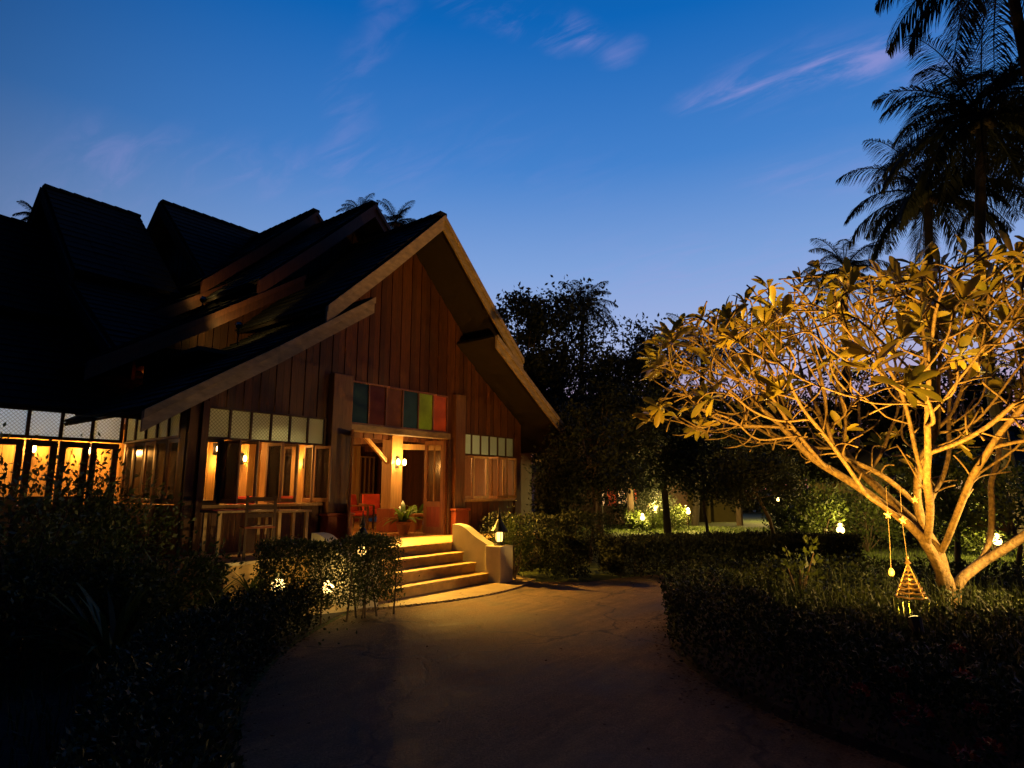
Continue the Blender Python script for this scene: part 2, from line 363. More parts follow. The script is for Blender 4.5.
tag(lb.build('landing_edge', M['landing'], bevel=.008), kind='structure')
bed = [(IC.x + IR * math.cos(R(a)), IC.y + IR * math.sin(R(a))) for a in range(0, 360, 6)]
ib = MB(); n0 = len(bed)
for i in range(n0):
    a, b = bed[i], bed[(i + 1) % n0]; ib.quad((a[0], a[1], 0), (b[0], b[1], 0), (b[0] * .985 + IC.x * .015, b[1] * .985 + IC.y * .015, .06), (a[0] * .985 + IC.x * .015, a[1] * .985 + IC.y * .015, .06))
ib.quad(*[(a[0] * .985 + IC.x * .015, a[1] * .985 + IC.y * .015, .06) for a in bed]); tag(ib.build('island_bed', M['soil']), kind='structure')
sheet('garden_bed', [(-6, -3), (-2.3, -3)] + [(p.x - .05, p.y + .05) for p in left_edge[1:]] + [(5.2, 7.6), (5.2, 9), (4.6, 12.5), (-12, 12.5), (-14, 0)], .008, M['soil'])

# ================================================================== PAVILION
FZ = .68; AX = 8.93; YR = 8.8; YW = 10.0; XL = 4.6; XR = 13.3; YC = 16.9
pav = empty('pavilion', (AX, YC, 0), 'large timber pavilion with steep two tiered gables, tinted panels over its doorway and lamplight inside', 'pavilion')
UP0 = (0, 0); 
# half profile of one gable, offsets from the axis and heights below the apex
APEX = 7.44; U1 = (2.74, 2.62); L0 = (1.78, 2.26); L1 = (5.47, 4.69)     # upper eave, head of lower tier, lower eave
def prof_z(off, apex=APEX):
    off = abs(off)
    if off <= 2.35: return apex - off * U1[1] / U1[0]
    return apex - (L0[1] + (off - L0[0]) * (L1[1] - L0[1]) / (L1[0] - L0[0]))
def map_xyz(arm, off, t, z):
    """arm frame -> world. off: across the ridge, t: distance from the crossing outward"""
    if arm == 'front': return (AX + off, YC - t, z)
    if arm == 'left': return (AX - t, YC - off, z)
    if arm == 'right': return (AX + t, YC + off, z)
    return (AX - off, YC + t, z)
def roof_piece(arm, t0, t1, apex, boards='rake'):
    rf = MB(); sf = MB(); rk = MB(); cap = MB()
    for sgn in (-1, 1):
        for (a, b) in (((0, 0), U1), (L0, L1)):
            nc = max(3, int(math.hypot(b[0] - a[0], b[1] - a[1]) / .24)); dx = (b[0] - a[0]); dz = (b[1] - a[1]); ln = math.hypot(dx, dz); nx, nz = dz / ln, dx / ln
            for i in range(nc):                       # overlapping courses of shingle
                u0 = i / nc; u1 = (i + 1.12) / nc if i < nc - 1 else 1
                segs = max(1, int((t1 - t0) / .45))
                for k in range(segs):
                    ta = t0 + (t1 - t0) * k / segs; tb = t0 + (t1 - t0) * (k + 1) / segs - .008
                    j = rng.uniform(-.006, .010); j2 = rng.uniform(-.012, .012) / ln
                    p0 = (a[0] + dx * u0, a[1] + dz * u0); p1 = (a[0] + dx * (u1 + j2), a[1] + dz * (u1 + j2))
                    def pt(p, off, t): return map_xyz(arm, sgn * (p[0] + nx * off), t, apex - p[1] + nz * off)
                    q = [pt(p0, .005, ta), pt(p1, .02 + j, ta), pt(p1, .02 + j, tb), pt(p0, .005, tb)]; r = [pt(p0, .03, ta), pt(p1, .05 + j, ta), pt(p1, .05 + j, tb), pt(p0, .03, tb)]
                    rf.hexa(q if sgn > 0 else q, r)
            def pt2(p, off, t): return map_xyz(arm, sgn * (p[0] + nx * off), t, apex - p[1] + nz * off)
            sf.hexa([pt2(a, -.05, t0), pt2(b, -.05, t0), pt2(b, -.05, t1 - .02), pt2(a, -.05, t1 - .02)], [pt2(a, 0, t0), pt2(b, 0, t0), pt2(b, 0, t1 - .02), pt2(a, 0, t1 - .02)])
            # barge board along the verge, its top just under the shingles, plumb cut at both ends
            hh = .30 if a == (0, 0) else .28
            top = [(a[0], apex - a[1] - .01), (b[0], apex - b[1] - .01)]
            e0 = (top[0][0], top[0][1]); e1 = (top[1][0] + .05, top[1][1] - .03)
            mid = ((e0[0] + e1[0]) / 2, (e0[1] + e1[1]) / 2 - .035)
            for (s0, s1) in ((e0, mid), (mid, e1)):
                w0 = hh; 
                rk.hexa([map_xyz(arm, sgn * s0[0], t1, s0[1] - w0), map_xyz(arm, sgn * s1[0], t1, s1[1] - w0), map_xyz(arm, sgn * s1[0], t1 + .05, s1[1] - w0), map_xyz(arm, sgn * s0[0], t1 + .05, s0[1] - w0)],
                        [map_xyz(arm, sgn * s0[0], t1, s0[1]), map_xyz(arm, sgn * s1[0], t1, s1[1]), map_xyz(arm, sgn * s1[0], t1 + .05, s1[1]), map_xyz(arm, sgn * s0[0], t1 + .05, s0[1])])
                rk.hexa([map_xyz(arm, sgn * s0[0], t1 + .052, s0[1] - .10), map_xyz(arm, sgn * s1[0], t1 + .052, s1[1] - .10), map_xyz(arm, sgn * s1[0], t1 + .085, s1[1] - .10), map_xyz(arm, sgn * s0[0], t1 + .085, s0[1] - .10)],
                        [map_xyz(arm, sgn * s0[0], t1 + .052, s0[1] + .015), map_xyz(arm, sgn * s1[0], t1 + .052, s1[1] + .015), map_xyz(arm, sgn * s1[0], t1 + .085, s1[1] + .015), map_xyz(arm, sgn * s0[0], t1 + .085, s0[1] + .015)])
    k = int((t1 - t0) / .3) + 1
    for i in range(k):                                # ridge tiles
        a = t0 + (t1 - t0) * i / k; b = a + (t1 - t0) / k + .03
        cap.bar(map_xyz(arm, 0, a, apex + .03), map_xyz(arm, 0, b, apex + .05), .20, .07)
    r = rf.build('roof', M['roof'], pav); sf.build('soffit', M['soffit'], r); rk.build('barge_board', M['rake'] if arm == 'front' and t1 > 8 else (M['boards'] if arm == 'front' else M['roof']), r); cap.build('ridge_tiles', M['roof'], r)  # rear and side barge boards use darker materials to look unlit
def gable_wall(arm, t, apex, lo, name='gable_wall', skip=None):
    b = MB(); n = 60; w = 8.7 / n
    for i in range(n):
        o0 = -4.35 + i * w; o1 = o0 + w - .012; z0 = lo(AX + o0 + w / 2) if callable(lo) else lo
        za = prof_z(o0, apex) - .10; zb = prof_z(o1, apex) - .10; z = min(za, zb)
        if z - z0 < .05: continue
        p = lambda o, tt, zz: map_xyz(arm, o, tt, zz); dt = 0 if i % 2 else .014
        b.hexa([p(o0, t - .06, z0), p(o1, t - .06, z0), p(o1, t + dt, z0), p(o0, t + dt, z0)], [p(o0, t - .06, za), p(o1, t - .06, zb), p(o1, t + dt, zb), p(o0, t + dt, za)])
    # dark backing behind the joints
    return b.build(name, M['boards'], pav)
for arm in ('front', 'left', 'right', 'back'):
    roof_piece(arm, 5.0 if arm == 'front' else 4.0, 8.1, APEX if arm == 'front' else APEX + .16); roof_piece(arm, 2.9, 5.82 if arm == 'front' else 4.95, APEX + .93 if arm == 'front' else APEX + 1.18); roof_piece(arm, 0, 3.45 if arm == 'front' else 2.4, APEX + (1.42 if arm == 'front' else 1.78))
    gable_wall(arm, 5.05 if arm == 'front' else 4.3, APEX + (.93 if arm == 'front' else 1.18), 2.9, 'upper_gable_wall')
    if arm == 'front': gable_wall(arm, 2.8, APEX + 1.42, 2.9, 'upper_gable_wall')
    else: gable_wall(arm, 1.9, APEX + 1.78, 2.9, 'upper_gable_wall')
def wall_lo(x):
    if 4.85 <= x <= 7.10: return 3.03
    if 7.62 <= x <= 10.42: return 3.84
    if 10.92 <= x <= 12.95: return 3.03
    return FZ
gable_wall('front', YC - YW, APEX, wall_lo, 'front_wall')
for arm in ('right', 'back'): gable_wall(arm, 6.9, APEX, FZ, 'end_wall')
# apron below the sills and the plinth
b = MB(); n = 11
for i in range(n):
    x0 = 4.85 + i * 2.25 / n; b.box(x0, x0 + 2.25 / n - .01, YW, YW + .06, FZ, 1.40)
b.build('sill_wall', M['boards'], pav); b = MB()
for i in range(10):
    x0 = 10.92 + i * 2.03 / 10; b.box(x0, x0 + .19, YW, YW + .06, FZ, 1.40)
b.build('sill_wall', M['boards'], pav)
MB().box(4.755, 4.853, YW - .07, YW + .08, FZ, 3.1).build('corner_post', M['boards'], pav); MB().box(12.94, 13.12, YW - .07, YW + .08, FZ, 3.1).build('corner_post', M['boards'], pav)
MB().box(XR - .05, XR, YW + .1, 12.5, FZ, 3.6).build('side_wall', M['boards'], pav)
for q in ((XR, 17.2, 12.5, 12.56), (XR, 17.2, 21.2, 21.26), (.8, XL, 21.2, 21.26), (XL, XL + .06, 21.3, 24.0), (XR - .06, XR, 21.3, 24.0), (.8, .86, 12.6, 21.2)):
    MB().box(*q, FZ, 3.6).build('outer_wall', M['dark'], pav)
MB().box(XL, XR, 8.62, YW + .12, 0, FZ - .05).box(XL, XR, YW + .14, 24, 0, FZ - .06).build('plinth', M['riser'], pav); MB().box(.8, XL - .01, 12.55, 21, 0, FZ - .06).build('plinth', M['dark'], pav)
dk = MB()
for i in range(29):
    x0 = XL + i * .3; dk.box(x0, x0 + .292, 8.6, YW + .1, FZ - .045, FZ)
dk.build('deck', M['deck'], pav)
MB().box(XL + .02, XR - .02, YW + .13, 23.9, FZ - .05, FZ - .004).box(.9, XL, 12.56, 20.9, FZ - .05, FZ - .006).build('hall_floor', M['floor'], pav)
MB().box(XL + .1, XR - .1, YW + .15, 23.8, 3.95, 4.02).box(1.0, XL + .08, 12.7, 20.9, 3.6, 3.67).build('hall_ceiling', M['boards'], pav)
# windows: a frame with its panes
def window(name, p0, p1, z0, z1, n, pane_mat, frame_mat, fw=.045, depth=.07, outlabel=None, inset=0):
    """n panes between plan points p0 and p1"""
    p0 = Vector(p0); p1 = Vector(p1); L = (p1 - p0).length; d = (p1 - p0) / L; f = MB()
    f.rbox(p0, p1, depth, z0, z0 + fw); f.rbox(p0, p1, depth, z1 - fw, z1)
    for i in range(n + 1):
        c = p0 + d * (fw / 2 + (L - fw) * i / n); f.rbox(c - d * fw / 2, c + d * fw / 2, depth - .004, z0 + fw, z1 - fw)
    fo = f.build(name, frame_mat, pav, bevel=.004)
    for i in range(n):
        a = p0 + d * (fw + (L - fw) * i / n); c = p0 + d * ((L - fw) * (i + 1) / n)
        mm = pane_mat[i] if isinstance(pane_mat, list) else pane_mat
        MB().rbox(a, c, .008, z0 + fw, z1 - fw).build('pane', mm, fo)
    return fo
window('transom_window', (4.85, YW), (7.10, YW), 2.50, 3.03, 6, M['lattice'], M['dark'], .035)
window('transom_window', (10.92, YW), (12.95, YW), 2.50, 3.03, 6, M['lattice'], M['dark'], .035)
pm = [frosted(c[0] + '_glass', tuple(min(.8, q * 1.15) for q in c[1]), False, .6) for c in PANEL_COL]
cp = window('tinted_panel_window', (7.63, YW), (10.42, YW), 2.97, 3.84, 6, pm, M['frame'], .035)
cp['label'] = 'row of six blue, russet, amber, green and orange glass panels over the doorway'
MB().box(7.60, 10.45, YW - .10, YW + .10, 2.83, 2.965).build('lintel', M['rake'], pav, bevel=.01)
MB().box(4.80, 7.10, YW - .05, YW + .08, 1.40, 1.45).build('window_sill', M['pale'], pav, bevel=.005); MB().box(10.92, 13.0, YW - .05, YW + .08, 1.40, 1.45).build('window_sill', M['pale'], pav, bevel=.005)
def casement(p0, p1, z0, z1, m='frame', w=.05, name='casement'):
    p0 = Vector(p0); p1 = Vector(p1); L = (p1 - p0).length; d = (p1 - p0) / L; f = MB()
    f.rbox(p0, p1, .035, z0, z0 + w * 1.4).rbox(p0, p1, .035, z1 - w, z1).rbox(p0, p0 + d * w, .034, z0 + w * 1.4, z1 - w).rbox(p1 - d * w, p1, .034, z0 + w * 1.4, z1 - w)
    fo = f.build(name, M[m], pav, bevel=.004)
    MB().rbox(p0 + d * w, p1 - d * w, .006, z0 + w * 1.4, z1 - w).build('pane', M['clear'], fo)
    return fo
casement((4.85, YW + .01), (5.12, YW + .01), 1.45, 2.5, 'dark')
for (hx, dx, dy) in ((5.17, .05, -.42), (5.35, .20, -.40), (5.95, .02, -.44), (6.12, .16, -.42), (6.70, -.12, -.43), (6.9, .05, -.44)):
    casement((hx, YW - .01), (hx + dx, YW - .01 + dy), 1.47, 2.48, 'pale' if dx > .1 else 'frame')
for (hx, dx, dy) in ((10.98, .26, -.10), (11.32, .34, -.22), (11.80, .02, -.42), (12.02, .30, -.30), (12.48, .32, -.20)):
    casement((hx, YW - .01), (hx + dx, YW - .01 + dy), 1.47, 2.48, 'pale' if dx > .31 else 'frame')
MB().box(5.12, 5.16, YW - .02, YW + .05, 1.45, 2.5).box(7.06, 7.12, YW - .02, YW + .05, 1.45, 2.5).box(12.93, 13.0, YW - .02, YW + .05, 1.45, 2.5).build('window_post', M['dark'], pav)
# big posts beside the doorway on their pedestals
for (a, c) in ((7.14, 7.60), (10.56, 10.90)):
    MB().box(a, c, YW - .16, YW + .16, FZ + .58, 3.9).build('post', M['post'], pav, bevel=.012)
    MB().box(a - .05, c + .05, YW - .24, YW + .22, FZ, FZ + .53).box(a - .08, c + .08, YW - .27, YW + .25, FZ + .53, FZ + .58).build('pedestal', M['red'], pav, bevel=.012)
MB().box(10.44, 10.54, YW - .08, YW + .10, FZ, 2.83).build('door_post', M['dark'], pav)
def door_leaf(p0, p1, label=None):
    p0 = Vector(p0); p1 = Vector(p1); L = (p1 - p0).length; d = (p1 - p0) / L; w = .085; f = MB(); z0, z1 = FZ + .015, 2.81
    f.rbox(p0, p1, .045, z0, z0 + .15).rbox(p0, p1, .045, z1 - .1, z1).rbox(p0 + d * w, p1 - d * w, .045, 1.30, 1.42)
    f.rbox(p0, p0 + d * w, .044, z0 + .15, z1 - .1).rbox(p1 - d * w, p1, .044, z0 + .15, z1 - .1)
    fo = f.build('door_leaf', M['frame'], pav, bevel=.005)
    MB().rbox(p0 + d * w, p1 - d * w, .006, 1.42, z1 - .1).build('pane', M['clear'], fo)
    MB().rbox(p0 + d * w, p1 - d * w, .02, z0 + .15, 1.30).build('door_panel', M['red'], fo)
    c = (p0 + p1) / 2; MB().rbox(c - d * .012, c + d * .012, .03, 1.42, z1 - .1).build('glazing_bar', M['pale'], fo)
    nrm = Vector((-d.y, d.x)); h = p1 - d * .05 - nrm * .05
    MB().tube([(h.x, h.y, 1.5), (h.x, h.y, 1.7)], .012).build('handle', M['brass'], fo)
door_leaf((10.40, YW + .05), (10.33, YW + .60)); 
door_leaf((7.66, YW - .04), (7.36, YW - .50)); door_leaf((7.70, YW + .05), (7.62, YW + .6))
# side wall of the front arm and the face of the left arm
MB().box(XL - .03, XL + .03, YW + .06, YW + .25, FZ, 3.2).box(XL - .03, XL + .03, YW + .25, 12.46, FZ, 1.45).box(XL - .03, XL + .03, YW + .25, 12.46, 3.05, 3.2).build('side_wall', M['boards'], pav)
window('transom_window', (XL, YW + .26), (XL, 12.45), 2.50, 3.04, 5, M['lattice'], M['dark'], .05)
for i in range(5):
    y0 = YW + .27 + i * .437; casement((XL + .002 * i, y0), (XL + .002 * i, y0 + .425), 1.46, 2.5, 'dark' if i % 2 else 'frame', .06)
yw2 = 12.5
b = MB()
for i in range(22):
    x0 = .8 + i * .175; b.box(x0, x0 + .165, yw2, yw2 + .06, 0.0, 1.42)
b.build('arm_wall', M['dark'], pav)
window('transom_window', (.8, yw2), (4.56, yw2), 2.52, 3.10, 8, M['lattice_cool'], M['dark'], .05)
for i in range(8):
    x0 = .82 + i * .466; casement((x0, yw2), (x0 + .44, yw2), 1.44, 2.5, 'dark', .10)
MB().box(.78, 4.58, yw2 - .05, yw2 + .07, 1.40, 1.44).build('window_sill', M['dark'], pav)
# inner structure
def inner_col(x, y, w=.36, z1=3.94):
    MB().box(x - w / 2, x + w / 2, y - w / 2, y + w / 2, FZ + .55, z1).build('inner_post', M['pale'], pav, bevel=.01)
    MB().box(x - w / 2 - .06, x + w / 2 + .06, y - w / 2 - .06, y + w / 2 + .06, FZ, FZ + .55).build('pedestal', M['red'], pav, bevel=.01)
def onpx(px, y):                                     # plan x of the column px at depth line y
    a = YAW - math.atan((px - 512) / FPX * .99); return y / math.tan(a)
cols = [(onpx(392, 11.9), 11.9), (onpx(272, 12.4), 12.4), (onpx(237, 15.2), 15.2), (onpx(300, 15.4), 15.4), (onpx(352, 16.5), 16.5), (onpx(470, 12.2), 12.2), (onpx(500, 12.6), 12.6), (onpx(160, 13.2), 13.2)]
for c in cols: inner_col(*c)
b = MB()
for i in range(34):
    x0 = .95 + i * .18; b.box(x0, x0 + .172, 14.4, 14.45, FZ, 3.9)
b.build('partition', M['inner'], pav)
b = MB()
for i in range(34):
    x0 = 7.2 + i * .18
    if 10.9 < x0 < 11.9: continue
    b.box(x0, x0 + .172, 18.6, 18.65, FZ, 3.9)
b.build('partition', M['inner'], pav)
window('inner_window', (onpx(355, 18.5), 18.5), (onpx(374, 18.5), 18.5), 1.5, 2.9, 4, M['clear'], M['pale'], .05)
for y in (11.2, 13.0, 15.5): MB().box(XL + .1, XR - .1, y, y + .16, 3.1, 3.35).build('ceiling_beam', M['pale'], pav, bevel=.01)
c0 = cols[0]
MB().bar((c0[0] + .1, c0[1], 2.75), (c0[0] + 2.2, c0[1], 2.82), .10, .14).bar((c0[0] - .1, c0[1], 2.3), (c0[0] - .9, c0[1], 2.95), .07, .09).build('brace', M['pale'], pav)

# stone steps, cheek wall and newel
stp = empty('stone_steps', (7.2, 8.1, 0), 'broad pale stone steps glowing yellow below the open doorway', 'steps')
XS0 = 6.26; XS1 = 9.12
for i in range(4):
    z = .17 * (i + 1); y0 = 7.60 + .32 * i
    if i == 3:
        MB().box(XS0, XS1, y0 + .03, 8.60, z - .17, z - .045).build('riser', M['riser'], stp); MB().box(XS0, XS1 , y0, 8.595, z - .045, z - .001).build('tread', M['step'], stp, bevel=.008)
        continue
    MB().box(XS0, XS1, y0 + .03, 8.60, z - .17 + .001, z - .045).build('riser', M['riser'], stp)
    MB().box(XS0, XS1, y0, 8.59, z - .045, z).build('tread', M['step'], stp, bevel=.008)
for cx in (9.3, 6.08):
    ck = MB(); pts = smooth_path([(cx, 8.62, 1.02), (cx, 8.35, .98), (cx, 8.02, .80), (cx, 7.70, .66)], 4)
    for i in range(len(pts) - 1):
        a, c = pts[i], pts[i + 1]; w = .11
        ck.hexa([(cx - w, c.y, 0), (cx + w, c.y, 0), (cx + w, a.y, 0), (cx - w, a.y, 0)], [(cx - w, c.y, c.z), (cx + w, c.y, c.z), (cx + w, a.y, a.z), (cx - w, a.y, a.z)])
    ck.build('cheek_wall', M['plaster'], stp)
    MB().box(cx - .19, cx + .19, 7.34, 7.71, 0, .66).build('newel', M['plaster'], stp, bevel=.015)
# lantern on the newel: small roofed lantern with pointed finial
def lantern(name, c, label):
    t = empty(name, c, label, 'lantern'); x, y, z = c
    MB().lathe(c, [(.10, 0), (.10, .02), (.065, .04), (.065, .07)], 8).build('base', M['iron'], t)
    MB().lathe(c, [(.055, .07), (.065, .13), (.065, .22), (.055, .25)], 8).build('glass', M['bulb_soft'], t)
    f = MB()
    for k in range(6):
        a = math.pi * k / 3; f.bar((x + .075 * math.cos(a), y + .075 * math.sin(a), z + .06), (x + .085 * math.cos(a), y + .085 * math.sin(a), z + .26), .010, .010, (1, .3, 0))
    f.build('cage', M['iron'], t)
    MB().lathe(c, [(.16, .25), (.165, .27), (.10, .36), (.055, .44), (.03, .48), (.045, .51), (.03, .55), (.012, .66), (.002, .74)], 12).build('lantern_roof', M['iron'], t)
    l = lamp('lantern_light', (0, 0, .16), 55, (1.0, .56, .12), .05); l.parent = t
    return t
lantern('newel_lantern', (9.30, 7.52, .66), 'glowing roofed lantern with pointed finial on the cream newel of the steps')
lantern('newel_lantern', (6.08, 7.52, .66), 'glowing roofed lantern mostly hidden behind the clipped hedge, only its finial showing')
LT = []
def tree_light(o, *a, **k): return lamp(*a, **k)

# ------------------------------------------------------------------ wall sconces
def sconce(c, nrm, power, label, twin=False, group='wall sconces in the lamplit hall'):
    """iron back plate, bracket, glass cylinder with a bulb; c on the wall, nrm outward"""
    t = empty('wall_sconce', c, label, 'wall lamp', group); C = Vector(c); N = Vector(nrm).normalized(); sd = Vector((-N.y, N.x, 0))
    MB().rbox((C + N * .012 - sd * .05)[:2], (C + N * .012 + sd * .05)[:2], .02, C.z - .14, C.z + .14).build('back_plate', M['iron'], t)
    for s in ((-.10, .10) if twin else (0,)):
        p = C + N * .15 + sd * s
        MB().tube([C + N * .02, C + N * .09 - Vector((0, 0, .05)) + sd * s * .5, p - Vector((0, 0, .10))], .012).build('bracket', M['iron'], t)
        MB().lathe(p - Vector((0, 0, .10)), [(.02, 0), (.05, .015), (.05, .03)], 10).build('cup', M['brass'], t)
        MB().lathe(p - Vector((0, 0, .07)), [(.022, 0), (.038, .03), (.042, .07), (.036, .12), (.012, .15)], 10).build('bulb', M['bulb'], t)
        l = lamp('sconce_light', tuple(p + N * .06 + Vector((0, 0, .0)) - C), power * 2.7, AMBER if not twin else WARM, .05); l.parent = t
    return t
c = cols[0]
sconce((c[0], c[1] - .18, 2.35), (0, -1, 0), 30, 'double lamp on the orange lit post just inside the doorway', True)
c = cols[2]; sconce((c[0], c[1] - .18, 2.45), (0, -1, 0), 28, 'lamp on the narrow post behind the left casements')
c = cols[3]; sconce((c[0], c[1] - .18, 2.40), (0, -1, 0), 28, 'lamp above the red armchairs seen through the left windows')
sconce((onpx(213, 14.4), 14.40, 2.62), (0, -1, 0), 36, 'lamp behind the narrow pane at the left corner of the front')
sconce((XL + .06, 11.05, 2.32), (1, 0, 0), 22, 'bright lamp seen through the side wall window') if False else sconce((onpx(159, 12.98), 12.98, 2.38), (0, -1, 0), 34, 'bright lamp seen through the side wall windows around the corner')
for px, lb_ in ((28, 'lamp behind the second window of the left arm, half hidden by leaves'), (86, 'lamp beside the fourth window of the left arm')):
    sconce((onpx(px, 14.4), 14.40, 2.45), (0, -1, 0), 30, lb_)
c = cols[6]; sconce((c[0] + .1, c[1] - .18, 2.35), (0, -1, 0), 22, 'lamp behind the right hand casements by the dark corner')
sconce((9.6, 18.6, 2.5), (0, -1, 0), 45, 'lamp on the rear partition far inside the hall')
# downlights in the hall ceiling; the one aimed at the steps is added
def downlight(x, y, p, aim, label, ang=110, z=3.08, col=WARM):
    t = empty('ceiling_downlight', (x, y, z), label, 'ceiling lamp', 'downlights in the hall')
    MB().lathe((x, y, z), [(.06, 0), (.07, .02), (.07, .10)], 12).build('can', M['iron'], t)
    MB().lathe((x, y, z - .006), [(.045, 0), (.045, .004)], 12).build('lens', M['bulb_soft'], t)
    l = lamp('downlight_beam', (0, 0, -.03), p, col, .05, ang, None, .6); l.parent = t
    l.rotation_euler = (Vector(aim) - Vector((x, y, z))).to_track_quat('-Z', 'Y').to_euler()
downlight(9.1, YW + .35, 3100, (9.8, 7.0, 0), 'added downlight hidden behind the lintel, lighting the steps and drive', 90, 3.0, (1.0, .50, .06))  # added lamp, out of sight, to brighten the steps and drive
downlight(6.2, YW + .6, 120, (6.2, 10.6, 0), 'downlight behind the left casements', 140, 3.1)
downlight(7.0, 13.2, 120, (7.0, 13.4, 0), 'downlight over the seats in the left half of the hall', 150, 3.1)
downlight(11.8, YW + .8, 90, (11.8, 11.2, 0), 'downlight behind the right casements', 150, 3.1)
downlight(9.3, 14.8, 150, (9.3, 15, 0), 'downlight deep in the middle of the hall', 150, 3.1)
downlight(2.9, 13.5, 130, (2.9, 12.5, 2.85), 'cool white lamp over the windows of the left arm', 150, 3.3, (.75, .88, 1.0))
downlight(2.9, 13.9, 110, (2.9, 13.7, 1), 'downlight inside the left arm', 160, 3.3)

# ------------------------------------------------------------------ furniture
def armchair(c, rz, label):
    t = empty('armchair', (0, 0, 0), label, 'armchair', 'armchairs with red cushions in the hall')
    for sx in (-.28, .28):
        for sy in (-.27, .27): MB().box(sx - .025, sx + .025, sy - .025, sy + .025, 0, .58 if sy < 0 else .86).build('leg', M['dark'], t)
        MB().box(sx - .035, sx + .035, -.30, .30, .58, .615).build('armrest', M['frame'], t, bevel=.008)
    MB().box(-.27, .27, -.27, .27, .28, .33).build('seat_frame', M['dark'], t)
    MB().box(-.25, .25, -.27, .22, .335, .46).build('seat_cushion', M['cushion'], t, bevel=.04)
    MB().hexa([(-.25, .14, .46), (.25, .14, .46), (.25, .24, .46), (-.25, .24, .46)], [(-.25, .20, .88), (.25, .20, .88), (.25, .29, .88), (-.25, .29, .88)]).build('back_cushion', M['cushion'], t, bevel=.03)
    t.location = c; t.rotation_euler[2] = rz; return t
chs = [(onpx(296, 11.4), 11.4, R(20), 'red cushioned armchair behind the open left casements, facing the garden'),
       (onpx(243, 11.6), 11.6, R(-30), 'red cushioned armchair nearest the left corner pane'),
       (onpx(362, 13.2), 13.2, R(35), 'red cushioned armchair just left of the lamplit doorway post'),
       (onpx(374, 14.0), 14.0, R(-25), 'red cushioned armchair farther in behind the doorway post'),
       (onpx(492, 11.5), 11.5, R(10), 'red cushioned armchair behind the right hand casements')]
a0 = armchair((chs[0][0], chs[0][1], FZ), chs[0][2], chs[0][3])
for x, y, rz, lb_ in chs[1:]:
    o = copy_tree(a0); o.location = (x, y, FZ); o.rotation_euler[2] = rz; o['label'] = lb_
def table(c, w, d, h, label, cloth=False):
    t = empty('wooden_table', c, label, 'table'); x, y, z = c
    MB().box(x - w / 2, x + w / 2, y - d / 2, y + d / 2, z + h - .035, z + h).build('tabletop', M['pale'], t, bevel=.006)
    for sx in (-1, 1):
        for sy in (-1, 1): MB().box(x + sx * (w / 2 - .06) - .025, x + sx * (w / 2 - .06) + .025, y + sy * (d / 2 - .06) - .025, y + sy * (d / 2 - .06) + .025, z, z + h - .035).build('leg', M['pale'], t)
    if cloth:
        o = MB().box(x - w / 2 - .02, x + w / 2 + .02, y - .17, y + .17, z + h + .001, z + h + .01).build('table_runner', M['cushion']); tag(o, 'red runner laid across the deck table by the left windows', 'table runner')
table((onpx(243, 9.4), 9.4, FZ), 1.0, .55, .70, 'slim wooden table on the deck below the left windows', True)
table((onpx(289, 9.35), 9.35, FZ), .62, .5, .68, 'small square wooden table on the deck next to the doorway post')
def side_chair(c, rz, label):
    t = empty('wooden_chair', (0, 0, 0), label, 'chair')
    for sx in (-.2, .2):
        for sy in (-.2, .2): MB().box(sx - .018, sx + .018, sy - .018, sy + .018, 0, .44 if sy < 0 else .92).build('leg', M['dark'], t)
    MB().box(-.22, .22, -.22, .22, .44, .47).build('seat', M['red'], t, bevel=.006)
    b = MB()
    for z in (.60, .72, .84): b.box(-.19, .19, .19, .21, z, z + .06)
    b.build('backrest', M['dark'], t); t.location = c; t.rotation_euler[2] = rz; return t
s0 = side_chair((onpx(262, 8.95), 8.98, FZ), R(160), 'dark slatted chair drawn up to the slim deck table')
# bench and potted plants in the doorway
bx, by = onpx(424, 11.4), 11.4
t = empty('low_bench', (bx, by, FZ), 'low wooden bench just inside the doorway beside the potted plants', 'bench')
MB().box(bx - .45, bx + .35, by - .18, by + .18, FZ + .36, FZ + .42).build('seat', M['frame'], t, bevel=.008)
for sx in (-.38, .28): MB().box(bx + sx - .03, bx + sx + .03, by - .14, by + .14, FZ, FZ + .36).build('leg', M['frame'], t)
def strap_leaves(c, n, length, width, up=.9, droop=.5, seg=4):
    Vs = []; Fs = []; k = 0
    for i in range(n):
        a = rng.uniform(0, 2 * math.pi); el = rng.uniform(.45, 1.35) * up; L = length * rng.uniform(.7, 1.15); p = np.array(c, float) + [rng.normal() * .03, rng.normal() * .03, 0]
        h = np.array([math.cos(a), math.sin(a), 0]); s = np.array([-h[1], h[0], 0]); d = h * math.cos(el) + np.array([0, 0, 1]) * math.sin(el); row = []
        for j in range(seg + 1):
            t = j / seg; w = width * (math.sin(math.pi * min(1, .12 + t * .88)) ** .7) / 2 + .002
            row.append([p - s * w + [0, 0, w * .35], p + s * w + [0, 0, w * .35]]); d = d + np.array([0, 0, -droop / seg * (1 + t)]); d /= np.linalg.norm(d); p = p + d * L / seg
        Vs.append(np.array(row).reshape(-1, 3)); f = [[k + 2 * j, k + 2 * j + 1, k + 2 * j + 3, k + 2 * j + 2] for j in range(seg)]; Fs.append(np.array(f)); k += 2 * (seg + 1)
    return np.concatenate(Vs), np.concatenate(Fs)
